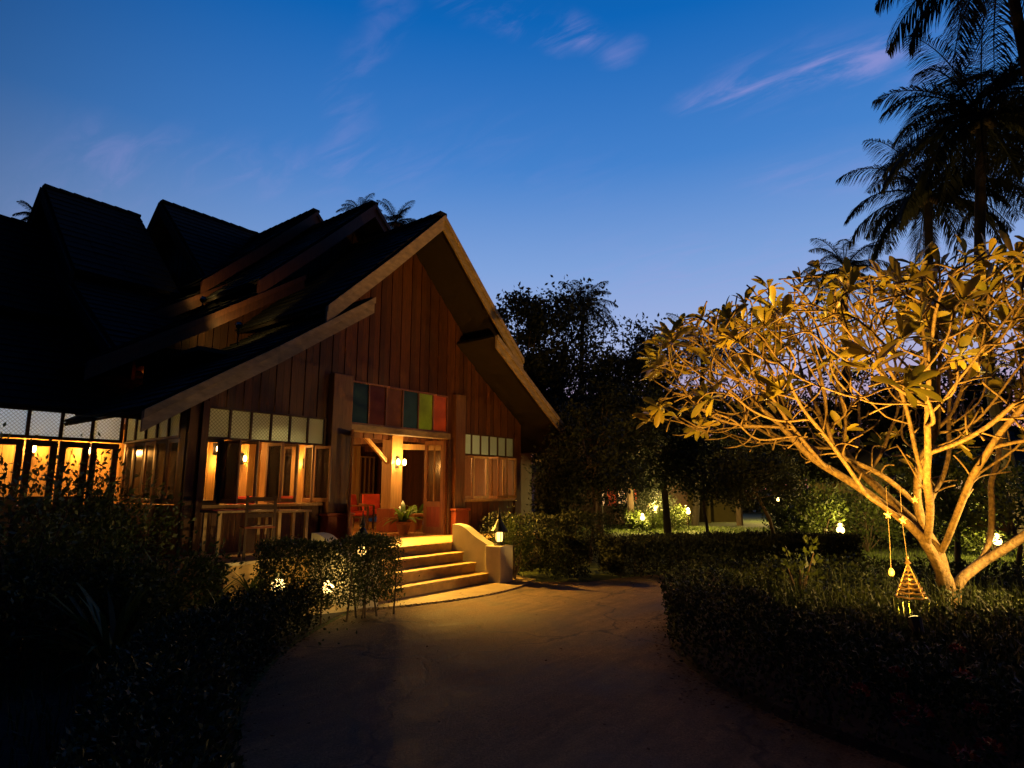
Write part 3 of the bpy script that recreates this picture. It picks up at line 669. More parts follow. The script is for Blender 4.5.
for px, y, s, lb_ in ((405, 10.95, 1.0, 'broad leaved green plant in a clay pot against the doorway post'), (418, 12.0, .9, 'green plant in a clay pot behind the low bench')):
    x = onpx(px, y); t = empty('potted_plant', (x, y, FZ), lb_, 'potted plant')
    MB().lathe((x, y, FZ), [(.11, 0), (.16, .22), (.18, .24), (.18, .28), (.15, .28)], 16).build('pot', M['clay'], t)
    npmesh('leaves', *strap_leaves((x, y, FZ + .26), 34, .58 * s, .11, .95, .8), M['leaf_pot'], t)

# ================================================================== VEGETATION
def in_noise(P, f, seed=0):
    return np.sin(P[:, 0] * f + seed) * np.sin(P[:, 1] * f * 1.3 + seed * 2.1) * np.sin(P[:, 2] * f * 1.1 + seed * .7) + .5 * np.sin(P[:, 0] * f * 2.3 - P[:, 1] * f * 1.9 + P[:, 2] * f * 2.7 + seed)
def hedge(name, path, width, z1, n, size, label, m='leaf_hedge', z0=.06, inner=.35, rough=.06, cat='hedge', stems=True, hvar=0.0, group=None):
    """clipped hedge: leaves on and under the faces of a swept block"""
    path = [Vector(p) for p in path]; seg = [(path[i + 1] - path[i]).length for i in range(len(path) - 1)]; cum = np.concatenate([[0], np.cumsum(seg)]); T = cum[-1]
    PX = np.array([p.x for p in path]); PY = np.array([p.y for p in path])
    def frame(s):
        x = np.interp(s, cum, PX); y = np.interp(s, cum, PY); e = .15; dx = np.interp(np.minimum(s + e, T), cum, PX) - np.interp(np.maximum(s - e, 0), cum, PX); dy = np.interp(np.minimum(s + e, T), cum, PY) - np.interp(np.maximum(s - e, 0), cum, PY)
        l = np.hypot(dx, dy) + 1e-9; return x, y, -dy / l, dx / l
    k = n; s = rng.uniform(0, T, k); w = rng.uniform(-.5, .5, k); h = rng.uniform(0, 1, k); u = rng.uniform(size=k)
    a_top = width; a_side = (z1 - z0); tot = a_top + 2 * a_side + .3
    sel = rng.uniform(0, tot, k); dep = rng.exponential(inner * .25, k)
    top = sel < a_top; l = (sel >= a_top) & (sel < a_top + a_side); r = (sel >= a_top + a_side) & (sel < a_top + 2 * a_side); e = sel >= a_top + 2 * a_side
    zz = z0 + h * (z1 - z0); ww = w * width
    zz = np.where(top, z1 - dep, zz); ww = np.where(l, -width / 2 + dep, np.where(r, width / 2 - dep, ww)); s = np.where(e, np.where(u < .5, dep * .6, T - dep * .6), s)
    x, y, nx, ny = frame(s); P = np.stack([x + nx * ww, y + ny * ww, zz], 1)
    b = in_noise(P, 2.3, len(name) % 7 + n % 5); P[:, 2] += b * rough * (P[:, 2] - z0) / (z1 - z0) + hvar * np.sin(P[:, 0] * 1.1 + 1) ; P[:, 0] += nx * np.sign(ww) * b * rough * .7; P[:, 1] += ny * np.sign(ww) * b * rough * .7
    P += rng.normal(size=P.shape) * rough * .28
    out = np.stack([nx * np.sign(ww) * .5, ny * np.sign(ww) * .5, np.full(k, .75)], 1)
    root = empty(name, (float(path[len(path) // 2].x), float(path[len(path) // 2].y), 0), label, cat, group)
    npmesh('foliage', *leaf_quads(P, size, out, .9), M[m], root)
    if stems:
        sb = MB(); ns = int(T / .22)
        for i in range(ns):
            s_ = np.array([rng.uniform(.05, T - .05)]); x, y, nx, ny = frame(s_); o = rng.uniform(-.35, .35) * width; bx, by = float(x[0] + nx[0] * o), float(y[0] + ny[0] * o)
            sb.tube([(bx, by, 0), (bx + rng.normal() * .04, by + rng.normal() * .04, z1 * .45), (bx + rng.normal() * .1, by + rng.normal() * .1, z1 * .88)], [.014, .010, .004], 4)
        sb.build('brushwood', M['bark'], root)
    return root
# trimmed hedge at the left of the steps, lamplight showing through it, helped by a paler leaf colour
hedge('box_hedge', [(4.35, 7.32), (5.2, 7.05), (6.15, 6.95)], .55, 1.04, 17000, .040, 'clipped hedge in front of the steps with lamplight gleaming through its leaves', 'leaf_lit', inner=.6, z0=.18, rough=.06)
hedge('box_hedge', [(3.2, 5.7), (3.9, 6.4), (4.75, 6.95)], .55, .55, 6500, .045, 'loose low shrub hedge between the drive and the clipped hedge', inner=.7, rough=.12)
hedge('border_hedge', [(.4, 1.4), (1.45, 3.3), (2.25, 4.8), (3.1, 5.75)], .75, .62, 24000, .040, 'low dark hedge running along the left edge of the drive', inner=.4, rough=.06)
hedge('garden_hedge', [(-2.0, 4.6), (-.2, 5.8), (1.6, 7.4), (3.4, 8.6)], 1.1, .80, 14000, .06, 'unlit broad hedge in the black garden at the left', inner=.4, rough=.15)
# hedge right of the steps: rounded near piece and the long dark run behind the drive
hedge('round_shrub', [(10.15, 7.05), (10.75, 6.65)], .85, .80, 6500, .05, 'rounded clipped shrub lit at its left side beside the newel', inner=.4, rough=.10)
hedge('box_hedge', [(9.9, 8.15), (11.6, 7.9), (13.4, 7.7)], .8, 1.12, 9000, .06, 'clipped hedge against the deck right of the steps', 'leaf_dark', inner=.4, rough=.07)
hedge('long_hedge', [(11.2, 6.25), (12.6, 5.35), (14.4, 3.9), (15.4, 2.7)], .95, .70, 26000, .065, 'long dark clipped hedge along the far side of the drive', 'leaf_dark', inner=.4, rough=.06)
hedge('far_hedge', [(13.5, 9.5), (16, 8), (20.0, 4.6), (22.6, 0.5)], 1.0, .38, 13000, .09, 'second dark hedge farther back in front of the lamplit lawn', 'leaf_dark', inner=.4, rough=.1)
# island rim hedge round the frangipani
ring = [(IC.x + 4.0 * math.cos(R(a)), IC.y + 4.0 * math.sin(R(a))) for a in range(75, 291, 6)]
hedge('island_hedge', ring, .95, .62, 62000, .042, 'low dark rim hedge round the near side of the frangipani island', inner=.45, rough=.07)
ring2 = [(IC.x + 4.0 * math.cos(R(a)), IC.y + 4.0 * math.sin(R(a))) for a in range(-66, 70, 6)]
hedge('island_hedge', ring2, .8, .52, 9000, .07, 'rim hedge round the far side of the frangipani island', inner=.45, rough=.07)
def blades(n, fn, L0_, width, name, label, m='grass', kind='stuff', lean=.5):
    P = fn(n); n = len(P); a = rng.uniform(0, 2 * math.pi, n); h = np.stack([np.cos(a), np.sin(a), np.zeros(n)], 1); s = np.stack([-np.sin(a), np.cos(a), np.zeros(n)], 1)
    L = (L0_ * rng.uniform(.5, 1.3, n))[:, None]; w = (width * rng.uniform(.6, 1.2, n))[:, None]; ln = (lean * rng.uniform(0, 1, n))[:, None]
    up = np.array([0, 0, 1.0]); mid = P + up * L * .6 + h * L * ln * .35; tip = P + up * L * (1 - ln * .4) + h * L * ln
    V = np.stack([P - s * w / 2, P + s * w / 2, mid + s * w * .4, mid - s * w * .4, tip], 1).reshape(-1, 3); k = np.arange(n)[:, None] * 5
    F = np.concatenate([k + np.array([0, 1, 2, 3]), k + np.array([3, 2, 4, 4])], 0)
    me = bpy.data.meshes.new(name); fs = [tuple(q) if q[2] != q[3] else tuple(q[:3]) for q in F.tolist()]
    me.from_pydata(V.tolist(), [], fs); me.materials.append(M[m]); o = bpy.data.objects.new(name, me); COL.objects.link(o); return tag(o, label, 'grass', kind=kind)
def disc(c, r0, r1, z):
    def f(n):
        rr = np.sqrt(rng.uniform(r0 ** 2, r1 ** 2, n)); a = rng.uniform(0, 2 * math.pi, n); P = np.stack([c[0] + rr * np.cos(a), c[1] + rr * np.sin(a), np.full(n, z)], 1); return P
    return f
V, F = leaf_quads(disc(IC, 0, 3.6, .06)(34000) + np.stack([np.zeros(34000), np.zeros(34000), rng.uniform(0, 1, 34000) ** .5 * .36], 1), .055, np.array([[0, 0, .6]]), 1)
V[:, 2] += .05 * np.sin(V[:, 0] * 4) * np.sin(V[:, 1] * 3.3)
tag(npmesh('leafy_cover', V, F, M['leaf_hedge']), 'knee high leafy cover filling the island round the frangipani', 'ground cover', kind='stuff')
blades(7000, disc(IC, 0, 3.6, .06), .50, .012, 'ground_cover', 'tall grassy ground cover filling the island round the frangipani')
def band(p0, p1, w, z=0):
    def f(n):
        t = rng.uniform(size=n)[:, None]; a = np.array(p0); b = np.array(p1); d = b - a; nn = np.array([-d[1], d[0]]) / np.linalg.norm(d)
        P = a + d * t + nn * rng.uniform(-w / 2, w / 2, n)[:, None]; return np.concatenate([P, np.full((n, 1), z)], 1)
    return f
blades(32000, band((20, 14), (28, -9), 13), .10, .02, 'lawn_grass', 'short lawn grass beyond the hedges lit by garden lamps', m='lawn_blade', lean=.7)
blades(16000, band((15.5, 3.5), (17.5, -6), 6), .09, .014, 'near_lawn_grass', 'short lawn grass just behind the frangipani island', m='lawn_blade', lean=.7)
blades(9000, band((-3, 2.5), (2.5, 9.5), 5.5), .22, .014, 'bed_grass', 'dark grassy cover in the unlit left garden', lean=.8)
# dry leaves on the drive beside the island rim
V, F = leaf_quads(np.stack([rng.uniform(2.5, 12, 170), rng.uniform(1.5, 7.2, 170), np.full(170, .012)], 1), .04, np.array([[0, 0, 0]]), 1, .6, .3); V[:, 2] = .012 + np.abs(V[:, 2] - .012) * .3
tag(npmesh('scattered_leaves', V, F, M['leaf_dry']), 'a few dry leaves scattered over the open drive', 'fallen leaves', kind='stuff')
def litter(n):
    a = np.radians(rng.uniform(95, 215, n)); r = IR + rng.exponential(.16, n); return np.stack([IC.x + r * np.cos(a), IC.y + r * np.sin(a), np.full(n, .012)], 1)
V, F = leaf_quads(litter(1500), .045, np.array([[0, 0, 0]]), 1, .6, .3); V[:, 2] = .012 + np.abs(V[:, 2] - .012) * .25
tag(npmesh('leaf_litter', V, F, M['leaf_dry']), 'brown fallen leaves along the rim of the island on the drive', 'fallen leaves', kind='stuff')
P = np.stack([np.interp(rng.uniform(0, 1, 900), np.linspace(0, 1, len(left_edge)), [p.x for p in left_edge]), np.zeros(900), np.full(900, .014)], 1)
le_x = np.array([p.x for p in left_edge]); le_y = np.array([p.y for p in left_edge]); P[:, 1] = np.interp(P[:, 0], le_x, le_y) - rng.exponential(.13, 900) + .05
V, F = leaf_quads(P, .04, np.array([[0, 0, 0]]), 1, .6, .3); V[:, 2] = .014 + np.abs(V[:, 2] - .014) * .25
tag(npmesh('leaf_litter', V, F, M['leaf_dry']), 'brown fallen leaves along the left edge of the drive', 'fallen leaves', kind='stuff')
# ixora flower heads on the near rim, lower right
for i, (px, v) in enumerate([(860, 676), (905, 702), (921, 696), (902, 686), (978, 694), (964, 663), (963, 732), (958, 640), (990, 726), (898, 661)]):
    d = 1.06 * FPX / max(40, (v - 489)) ; p = at(px, d, .64)
    q = rng.normal(size=(70, 3)); q = unit(q); q[:, 2] = np.abs(q[:, 2]) * .8; C = np.array(p) + q * .035
    o = npmesh('ixora_flower', *leaf_quads(C, .022, q, .25, .8), M['petal'])
    tag(o, ['round red flower head on the dark rim hedge', 'round red flower head on the rim hedge low in the right corner'][0], 'flower', 'red flower heads in the island hedge')

# ---- strap leaved plants and bushes in the left garden
for i, (px, d, L_, n_, lb_) in enumerate([(205, 8.7, .62, 40, 'dark strap leaved plant below the left corner of the pavilion'), (250, 9.2, .55, 40, 'strap leaved plant in front of the deck tables'), (165, 8.2, .75, 40, 'arching dark plant beside the side wall'),
                                          (110, 6.2, .8, 40, 'arching plant in the black middle of the garden'), (225, 7.2, .5, 34, 'short strap plant behind the low hedge')]):
    p = at(px, d, 0); t = empty('strap_plant', p, lb_, 'plant'); npmesh('leaves', *strap_leaves((p.x, p.y, .05), n_, L_ * 1.25, .05, 1.0, .6), M['leaf_lit'], t)
def bush(name, c, rad, h, n, size, label, m='leaf_lit', z0=.1, clumps=14):
    t = empty(name, c, label, 'bush'); C = rng.normal(size=(clumps, 3)); C = unit(C) * rng.uniform(.35, .95, (clumps, 1)); C[:, 2] = C[:, 2] * .5 + .5
    C = C * np.array([rad, rad, h - z0]) + np.array([c[0], c[1], z0]); P = C[rng.integers(0, clumps, n)] + rng.normal(size=(n, 3)) * np.array([rad, rad, h]) * .15
    P = P[P[:, 2] > .03]; d = unit(P - np.array([c[0], c[1], h * .4])); npmesh('foliage', *leaf_quads(P, size, d, .8), M[m], t)
    b = MB()
    for q in C[:10]: b.tube([(c[0], c[1], 0), tuple((q + np.array([c[0], c[1], 0])) / 2 + [0, 0, .1]), tuple(q)], [.02, .012, .005], 5)
    b.build('brushwood', M['bark'], t); return t
p = at(76, 8.2); bush('leafy_bush', p, 1.0, 1.80, 4200, .07, 'leafy bush partly covering the lit windows of the left arm')
p = at(8, 6.6); bush('leafy_bush', p, .7, 2.1, 1300, .07, 'sparse bush against the leftmost bright window')
p = at(45, 7.0); bush('leafy_bush', p, .8, 1.35, 4200, .06, 'low dark bush under the leafy bush at the left')
p = at(515, 12.3); bush('leafy_bush', p, .45, 1.0, 2600, .06, 'yellow lit bush just behind the newel lantern')
p = at(150, 7.4); bush('leafy_bush', p, .8, .95, 4200, .06, 'dark bush below the side wall')

# ================================================================== FRANGIPANI
TB = at(958, 8.35, .05)
fr = empty('frangipani_tree', TB, 'spreading frangipani with golden floodlit leaves and pale forking branches on the island', 'tree')
def colonize():
    c = np.array([TB.x, TB.y])
    A = []
    ax = np.array([RT.x, RT.y]); 
    while len(A) < 7000:
        r = 3.75 * math.sqrt(rng.uniform(.0, 1)); th = rng.uniform(0, 2 * math.pi); x = c[0] + r * math.cos(th); y = c[1] + r * math.sin(th)
        fw = (x - c[0]) * FW.x + (y - c[1]) * FW.y; top = 4.60 - .050 * r * r + .13 * fw + .22 * math.sin(x * 2.1) * math.cos(y * 1.7); bot = 1.45 + .29 * r
        if rng.uniform() < .55: z = top - abs(rng.normal()) * .33
        else: z = rng.uniform(bot, top)
        if z < bot or rng.uniform() > .35 + .65 * r / 3.7 and z < top - .6: continue
        A.append((x, y, z))
    A = np.array(A)
    # starting limbs
    def w(dx, dz, dy=0.0): return Vector((TB.x, TB.y, 0)) + RT * dx + FW * dy + Vector((0, 0, dz))
    limbs = [[w(-.02, .05), w(-.12, .55), w(-.16, .85), w(-.30, 1.15), w(-.36, 1.5)],
             [w(-.12, .55), w(-.36, 1.0, -.1), w(-.8, 1.35, -.3), w(-1.3, 1.6, -.5)],
             [w(-.02, .15), w(.10, .5, .05), w(.42, .72, .1), w(.70, 1.05, .2), w(.85, 1.5, .3)],
             [w(-.30, 1.15), w(-.05, 1.55, .2), w(.25, 1.9, .3)],
             [w(-.36, 1.5), w(-.75, 1.9, .1), w(-1.2, 2.15, .3)],
             [w(-.30, 1.15), w(-.4, 1.6, .6), w(-.5, 2.0, 1.1)],
             [w(.42, .72, .1), w(.9, 1.2, -.3), w(1.3, 1.8, -.7)],
             [w(-.8, 1.35, -.3), w(-1.1, 1.75, .1), w(-1.5, 2.1, .4)],
             [w(-.36, 1.0, -.1), w(-.6, 1.45, -.6), w(-1.0, 1.8, -1.2)],
             [w(-.36, 1.5), w(-.35, 2.0, -.1), w(-.1, 2.5, -.2)],
             [w(-.12, .85, 0), w(-.2, 1.4, -.5), w(-.3, 1.9, -1.0)]]
    nodes = []; par = []
    def nearest(p):
        if not nodes: return -1
        D = np.linalg.norm(np.array(nodes) - np.array(p), axis=1); return int(D.argmin())
    for li, l in enumerate(limbs):
        pts = smooth_path(l, 5); last = nearest(pts[0]) if li else -1
        for k, p in enumerate(pts):
            if k == 0 and li: continue
            nodes.append(np.array(p)); par.append(last); last = len(nodes) - 1
    step = .12
    for it in range(90):
        N = np.array(nodes); D = np.linalg.norm(A[:, None, :] - N[None], axis=2); nn = D.argmin(1); dm = D.min(1)
        act = dm < 1.9; new = {}
        for i in np.where(act)[0]:
            v = (A[i] - N[nn[i]]) / dm[i]; new.setdefault(nn[i], []).append(v)
        if not new: break
        cnt = 0
        for k, vs in new.items():
            v = np.mean(vs, 0) + np.array([0, 0, .12])
            if par[k] >= 0:
                pd = N[k] - N[par[k]]; v = v / (np.linalg.norm(v) + 1e-6) + .55 * pd / (np.linalg.norm(pd) + 1e-6)
            v = v / (np.linalg.norm(v) + 1e-6); q = N[k] + v * step + rng.normal(size=3) * .012
            if np.linalg.norm(np.array(nodes) - q, axis=1).min() < step * .5: continue
            nodes.append(q); par.append(int(k)); cnt += 1
        N = np.array(nodes); D = np.linalg.norm(A[:, None, :] - N[None, -max(cnt, 1):], axis=2).min(1); A = A[D > .165]
        if cnt == 0 or len(A) == 0: break
    return np.array(nodes), par
nodes, par = colonize()
nn = len(nodes); kids = [[] for _ in range(nn)]
for i, p in enumerate(par):
    if p >= 0: kids[p].append(i)
rad = np.zeros(nn)
for i in range(nn - 1, -1, -1):
    rad[i] = .0115 if not kids[i] else (sum(rad[k] ** 2.5 for k in kids[i])) ** (1 / 2.5) + .0001
rad *= .115 / rad[0] if rad[0] > .115 else 1
rad = np.maximum(rad, .0105)
tb = MB(); bb = MB(); tips = []
def chain(i):
    ch = [i]
    while kids[ch[-1]]:
        ch.append(max(kids[ch[-1]], key=lambda k: rad[k]))
    return ch
seen = set(); stack = [0]
while stack:
    s = stack.pop(); ch = chain(s); pts = ([nodes[par[s]]] if par[s] >= 0 else []) + [nodes[k] for k in ch]; rr = ([min(rad[par[s]], rad[s] * 1.1)] if par[s] >= 0 else []) + [rad[k] for k in ch]
    pts = [Vector(p) for p in pts]
    for _ in range(2): pts = [pts[0]] + [(pts[j - 1] + pts[j] * 2 + pts[j + 1]) / 4 for j in range(1, len(pts) - 1)] + [pts[-1]] if len(pts) > 2 else pts
    (tb if s == 0 else bb).tube(pts, rr, 12 if s == 0 else (7 if rr[0] > .03 else 5))
    for k in ch:
        for c_ in kids[k]:
            if c_ not in ch: stack.append(c_)
    if len(pts) > 1: tips.append((pts[-1], (pts[-1] - pts[-2]).normalized()))
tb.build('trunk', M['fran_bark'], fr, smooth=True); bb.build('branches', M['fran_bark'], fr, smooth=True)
def frangipani_leaves():
    Vs = []; Fs = []; k = 0
    prof = [(0, .012), (.12, .03), (.35, .10), (.62, .155), (.82, .13), (.95, .06), (1.0, .004)]
    for p, d in tips:
        if p.z < 1.6: continue
        r_ = math.hypot(p.x - TB.x, p.y - TB.y)
        if rng.uniform() < .68: continue
        if p.z < 3.95 + .13 * ((p.x - TB.x) * FW.x + (p.y - TB.y) * FW.y) - .050 * r_ * r_ and rng.uniform() < .86 - .26 * max(0, r_ - 1.8): continue
        p = np.array(p); d = np.array(d) * .6 + np.array([0, 0, .55]); d /= np.linalg.norm(d)
        a = np.cross(d, rng.normal(size=3)); a /= np.linalg.norm(a); b = np.cross(d, a); nl = rng.integers(6, 11)
        if rng.uniform() < .10: nl = 2
        for j in range(nl):
            th = j * 2.4 + rng.uniform(-.3, .3); out = a * math.cos(th) + b * math.sin(th); el = rng.uniform(.15, 1.1); dr = out * math.cos(el) + d * math.sin(el)
            L = rng.uniform(.20, .34); sd = np.cross(dr, d); sd /= np.linalg.norm(sd) + 1e-9; q = p - d * rng.uniform(0, .06); row = []; dd = dr.copy()
            for m_, (t, w) in enumerate(prof):
                if m_: q = q + dd * L * (t - prof[m_ - 1][0]); dd = dd + np.array([0, 0, -.18]) * (t - prof[m_ - 1][0]) * 3; dd /= np.linalg.norm(dd)
                up = np.cross(sd, dd); ww = w * L * 1.0
                row += [q - sd * ww + up * ww * .28, q, q + sd * ww + up * ww * .28]
            Vs.append(np.array(row)); f = []
            for m_ in range(len(prof) - 1):
                o_ = k + 3 * m_; f += [[o_, o_ + 1, o_ + 4, o_ + 3], [o_ + 1, o_ + 2, o_ + 5, o_ + 4]]
            Fs.append(np.array(f)); k += 3 * len(prof)
    return np.concatenate(Vs), np.concatenate(Fs)
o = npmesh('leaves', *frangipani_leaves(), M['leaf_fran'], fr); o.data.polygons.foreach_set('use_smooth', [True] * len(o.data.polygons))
print('frangipani nodes', nn, 'tips', len(tips))
# spotlights at its foot
def spotlight(c, aim, power, ang, label, col=GARDEN, rad=.05, grp='garden spotlights on the island', foot=0.0):
    t = empty('garden_spotlight', c, label, 'spotlight', grp); x, y, z = c; A = Vector(aim) - Vector(c); A.normalize(); p = Vector(c)
    MB().tube([(x, y, foot), (x, y, z - .05)], .012).build('stake', M['iron'], t)
    MB().tube([p - A * .08, p + A * .03, p + A * .05], [.045, .06, .065], 12).build('housing', M['iron'], t)
    MB().tube([p + A * .051, p + A * .056], [.055, .055], 12).build('lens', M['bulb_garden'], t)
    l = lamp('spotlight_beam', tuple(A * .075), power, col, rad, ang, None, .7); l.parent = t; l.rotation_euler = A.to_track_quat('-Z', 'Y').to_euler()
spotlight((6.85, .72, .50), (8.9, 1.6, 3.7), 2100, 128, 'floodlight in the ground cover at the foot of the frangipani', (1.0, .50, .07))
spotlight((9.75, -.95, 1.55), (9.6, 10, -2.8), 800, 90, 'floodlight on a tall stake behind the frangipani trunk, aimed at the gable', (1.0, .58, .15), .02)
p = Vector((9.35, 2.3, 0)); bush('leafy_bush', p, .35, 1.0, 200, .09, 'broad leafed low bush added in front of the spotlight to throw leaf shadows', clumps=8)  # added to break the floodlight into leaf shadows on the front
spotlight((5.45, 10.35, 4.55), (5.9, 11.1, 4.95), 22, 120, 'added little spotlight on the lower front roof lighting the next roof edge', GARDEN, .03, 'added roof spotlights', 4.2)  # added lamp, gives the roof edge behind its lit strip
spotlight((5.9, 12.75, 5.6), (6.5, 13.5, 6.1), 10, 120, 'added little spotlight on the second roof lighting the edge behind', GARDEN, .03, 'added roof spotlights', 5.2)  # added likewise for the next roof edge back
# ornaments hanging from the long left limb
def star_ornament(p, s, label):
    b = MB(); P = Vector(p); pts = []
    for k in range(10):
        r = s if k % 2 == 0 else s * .42; a = math.pi * k / 5 + .3; pts.append(P + RT * (r * math.cos(a)) + Vector((0, 0, r * math.sin(a))))
    f = P - FW * s * .25; bk = P + FW * s * .25
    for k in range(10): b.quad(pts[k], pts[(k + 1) % 10], f); b.quad(pts[(k + 1) % 10], pts[k], bk)
    o = b.build('star_ornament', M['star']); tag(o, label, 'ornament', 'hanging garden ornaments'); return o
hang = [(888, 7.0, 1.42, .90, 'gilt star ornament on the cord above the small hanging block'), (903, 7.0, 1.36, .90, 'gilt star ornament on the cord above the cone lantern'), (915, 7.3, 1.58, 1.0, 'gilt star ornament highest up beside the trunk')]
for px, d, z, _, lb_ in hang: star_ornament(at(px, d, z), .05, lb_)
a = at(888, 7.0, 1.40); b_ = at(891, 7.0, .84); c_ = at(886, 7.0, 1.72)
tag(MB().tube([c_, a], .0022, 4).tube([a, at(890, 7.0, 1.1), b_], .0025, 4).build('garland_string', M['cord']), 'thin cord hanging from the left limb with a small block at its end', 'string')
o = MB().lathe(b_ - Vector((0, 0, .09)), [(.018, .02), (.03, .04), (.03, .07), (.012, .10)], 8).build('hanging_block', M['star']); tag(o, 'small carved block at the end of the left cord', 'ornament')
q = at(911, 7.2, .52)
t = empty('cone_lantern', q, 'conical lantern of stacked wire rings hanging low by the frangipani trunk', 'lantern')
for k in range(7):
    r = .150 - k * .021; z = k * .048; MB().tube([(q.x + r * math.cos(j * math.pi / 12), q.y + r * math.sin(j * math.pi / 12), q.z + z + .006 * math.sin(j * 2 + k)) for j in range(25)], .011, 6).build('ring', M['brass'], t)
rb = MB()
for k in range(6):
    a_ = k * math.pi / 3; rb.tube([(q.x + .150 * math.cos(a_), q.y + .150 * math.sin(a_), q.z), (q.x + .02 * math.cos(a_), q.y + .02 * math.sin(a_), q.z + .32), (q.x, q.y, q.z + .36)], .005, 4)
rb.build('ribs', M['brass'], t); MB().lathe((q.x, q.y, q.z + .34), [(.012, 0), (.035, .02), (.012, .05), (.02, .07), (.004, .1)], 8).build('finial', M['brass'], t)
MB().tube([(q.x, q.y, q.z + .42), at(902, 7.1, 1.36), at(900, 7.0, 1.72)], .0025, 4).build('cord', M['cord'], t)

# ================================================================== COCONUT PALMS
def palm(base, top, crown, nf, flen, label, droop=1.0, group='coconut palms', tr=.14, seed=0, cat='palm', leafn=84):
    t = empty('palm_tree', base, label, cat, group); base = Vector(base); top = Vector(top)
    mid = base.lerp(top, .5) + Vector((rng.normal() * .3, rng.normal() * .3, 0)); pts = smooth_path([base, mid, top], 10)
    MB().tube(pts, [tr * (1.25 - .55 * i / len(pts)) * (1 + .05 * (i % 2)) for i in range(len(pts))], 9).build('trunk', M['palm_bark'], t)
    Vs = []; Fs = []; k = 0; rb = MB()
    for i in range(nf):
        az = i * 2.399 + rng.uniform(-.2, .2); el = 1.25 - 1.75 * (i / nf) ** .9 + rng.normal() * .08; h = np.array([math.cos(az), math.sin(az), 0.0]); L = flen * rng.uniform(.85, 1.08)
        d = h * math.cos(el) + np.array([0, 0, math.sin(el)]); p = np.array(top, float); ps = [p]; ds = [d]; ns = 14
        for j in range(ns):
            d = d + np.array([0, 0, -1.0]) * droop * (.05 + .13 * j / ns) ; d /= np.linalg.norm(d); p = p + d * L / ns; ps.append(p); ds.append(d)
        rb.tube([Vector(q) for q in ps], [.030 * (1 - .85 * j / ns) + .003 for j in range(ns + 1)], 4)
        ps = np.array(ps); ds = np.array(ds); sd0 = np.array([-h[1], h[0], 0])
        u = np.linspace(.10, .995, leafn); idx = u * ns; i0 = np.minimum(idx.astype(int), ns - 1); fr_ = (idx - i0)[:, None]
        P = ps[i0] * (1 - fr_) + ps[i0 + 1] * fr_; D = ds[i0] * (1 - fr_) + ds[i0 + 1] * fr_
        ll = flen * .25 * (np.sin(np.pi * np.clip(u * .93 + .07, 0, 1)) ** .55) * rng.uniform(.85, 1.1, len(u))
        for s in (-1, 1):
            sd = sd0 * s; dr = unit(sd[None] * .75 + D * .55 + np.array([0, 0, -.28]) * droop + rng.normal(size=(len(u), 3)) * .10); wv = unit(np.cross(dr, np.array([[0, 0, 1.0]])) + 1e-6) * (.011 * flen / 3.2 + .005)
            m1 = P + dr * ll[:, None] * .5; dr2 = unit(dr + np.array([0, 0, -.55]) * droop); tp = m1 + dr2 * ll[:, None] * .55
            V = np.stack([P - wv * .4, P + wv * .4, m1 + wv, m1 - wv, tp + wv * .12, tp - wv * .12], 1).reshape(-1, 3); kk = k + np.arange(len(u))[:, None] * 6
            Vs.append(V); Fs.append(np.concatenate([kk + np.array([0, 1, 2, 3]), kk + np.array([3, 2, 4, 5])])); k += len(V)
    rb.build('frond_stems', M['palm'], t); npmesh('fronds', np.concatenate(Vs), np.concatenate(Fs), M['palm'], t)
    nb = MB()
    for j in range(5):
        a_ = j * 1.26; c = top + Vector((.2 * math.cos(a_), .2 * math.sin(a_), -.22)); nb.lathe(c, [(.03, -.12), (.10, -.06), (.11, .02), (.06, .10), (.01, .12)], 7)
    nb.build('coconuts', M['bark'], t)
def zof(v, d): return EYE + d * math.tan(math.atan((384 - v) / FPX) + PITCH)
def zv(px, v, d):                                       # height seen at pixel (px, v) at forward distance d
    y = (384 - v) / FPX; return EYE + d * (math.sin(PITCH) + y * math.cos(PITCH)) / (math.cos(PITCH) - y * math.sin(PITCH))
d = 15.0; palm(at(1030, d + .6), at(982, d, zv(982, 118, d)), None, 40, 3.2, 'tall dense coconut palm in the middle of the right hand group', 1.0)
d = 13.0; palm(at(1190, d + 2), at(1003, d, zv(1003, -55, d)), None, 24, 3.5, 'tallest palm whose fronds hang in from the top right edge', 1.3)
d = 18.0; palm(at(940, d + .6), at(928, d, zv(928, 195, d)), None, 30, 2.8, 'shorter palm with drooping fronds left of the dense palm', 1.15)
d = 17.0; palm(at(1075, d), at(1045, d, zv(1045, 150, d)), None, 24, 3.2, 'palm mostly outside the right edge', 1.0)
d = 26.0; palm(at(850, d), at(845, d, zv(845, 268, d)), None, 22, 2.2, 'small palm showing above the frangipani crown', 1.0)
d = 34.0; palm(at(600, d), at(583, d, zv(583, 305, d)), None, 24, 2.3, 'slim palm rising behind the big dark tree', .9)
d = 30.0; palm(at(695, d), at(703, d, zv(703, 350, d)), None, 24, 2.6, 'palm behind the left tips of the frangipani', .9)
d = 38.0; palm(at(400, d), at(396, d, zv(396, 222, d)), None, 22, 1.9, 'palm crown peeping over the roof next to the front gable', .9)
d = 40.0; palm(at(352, d), at(360, d, zv(360, 212, d)), None, 20, 1.7, 'palm tips showing above the second roof peak', .9)
d = 34.0; palm(at(30, d), at(36, d, zv(36, 216, d)), None, 20, 1.3, 'palm tips left of the leftmost roof peak', .9)

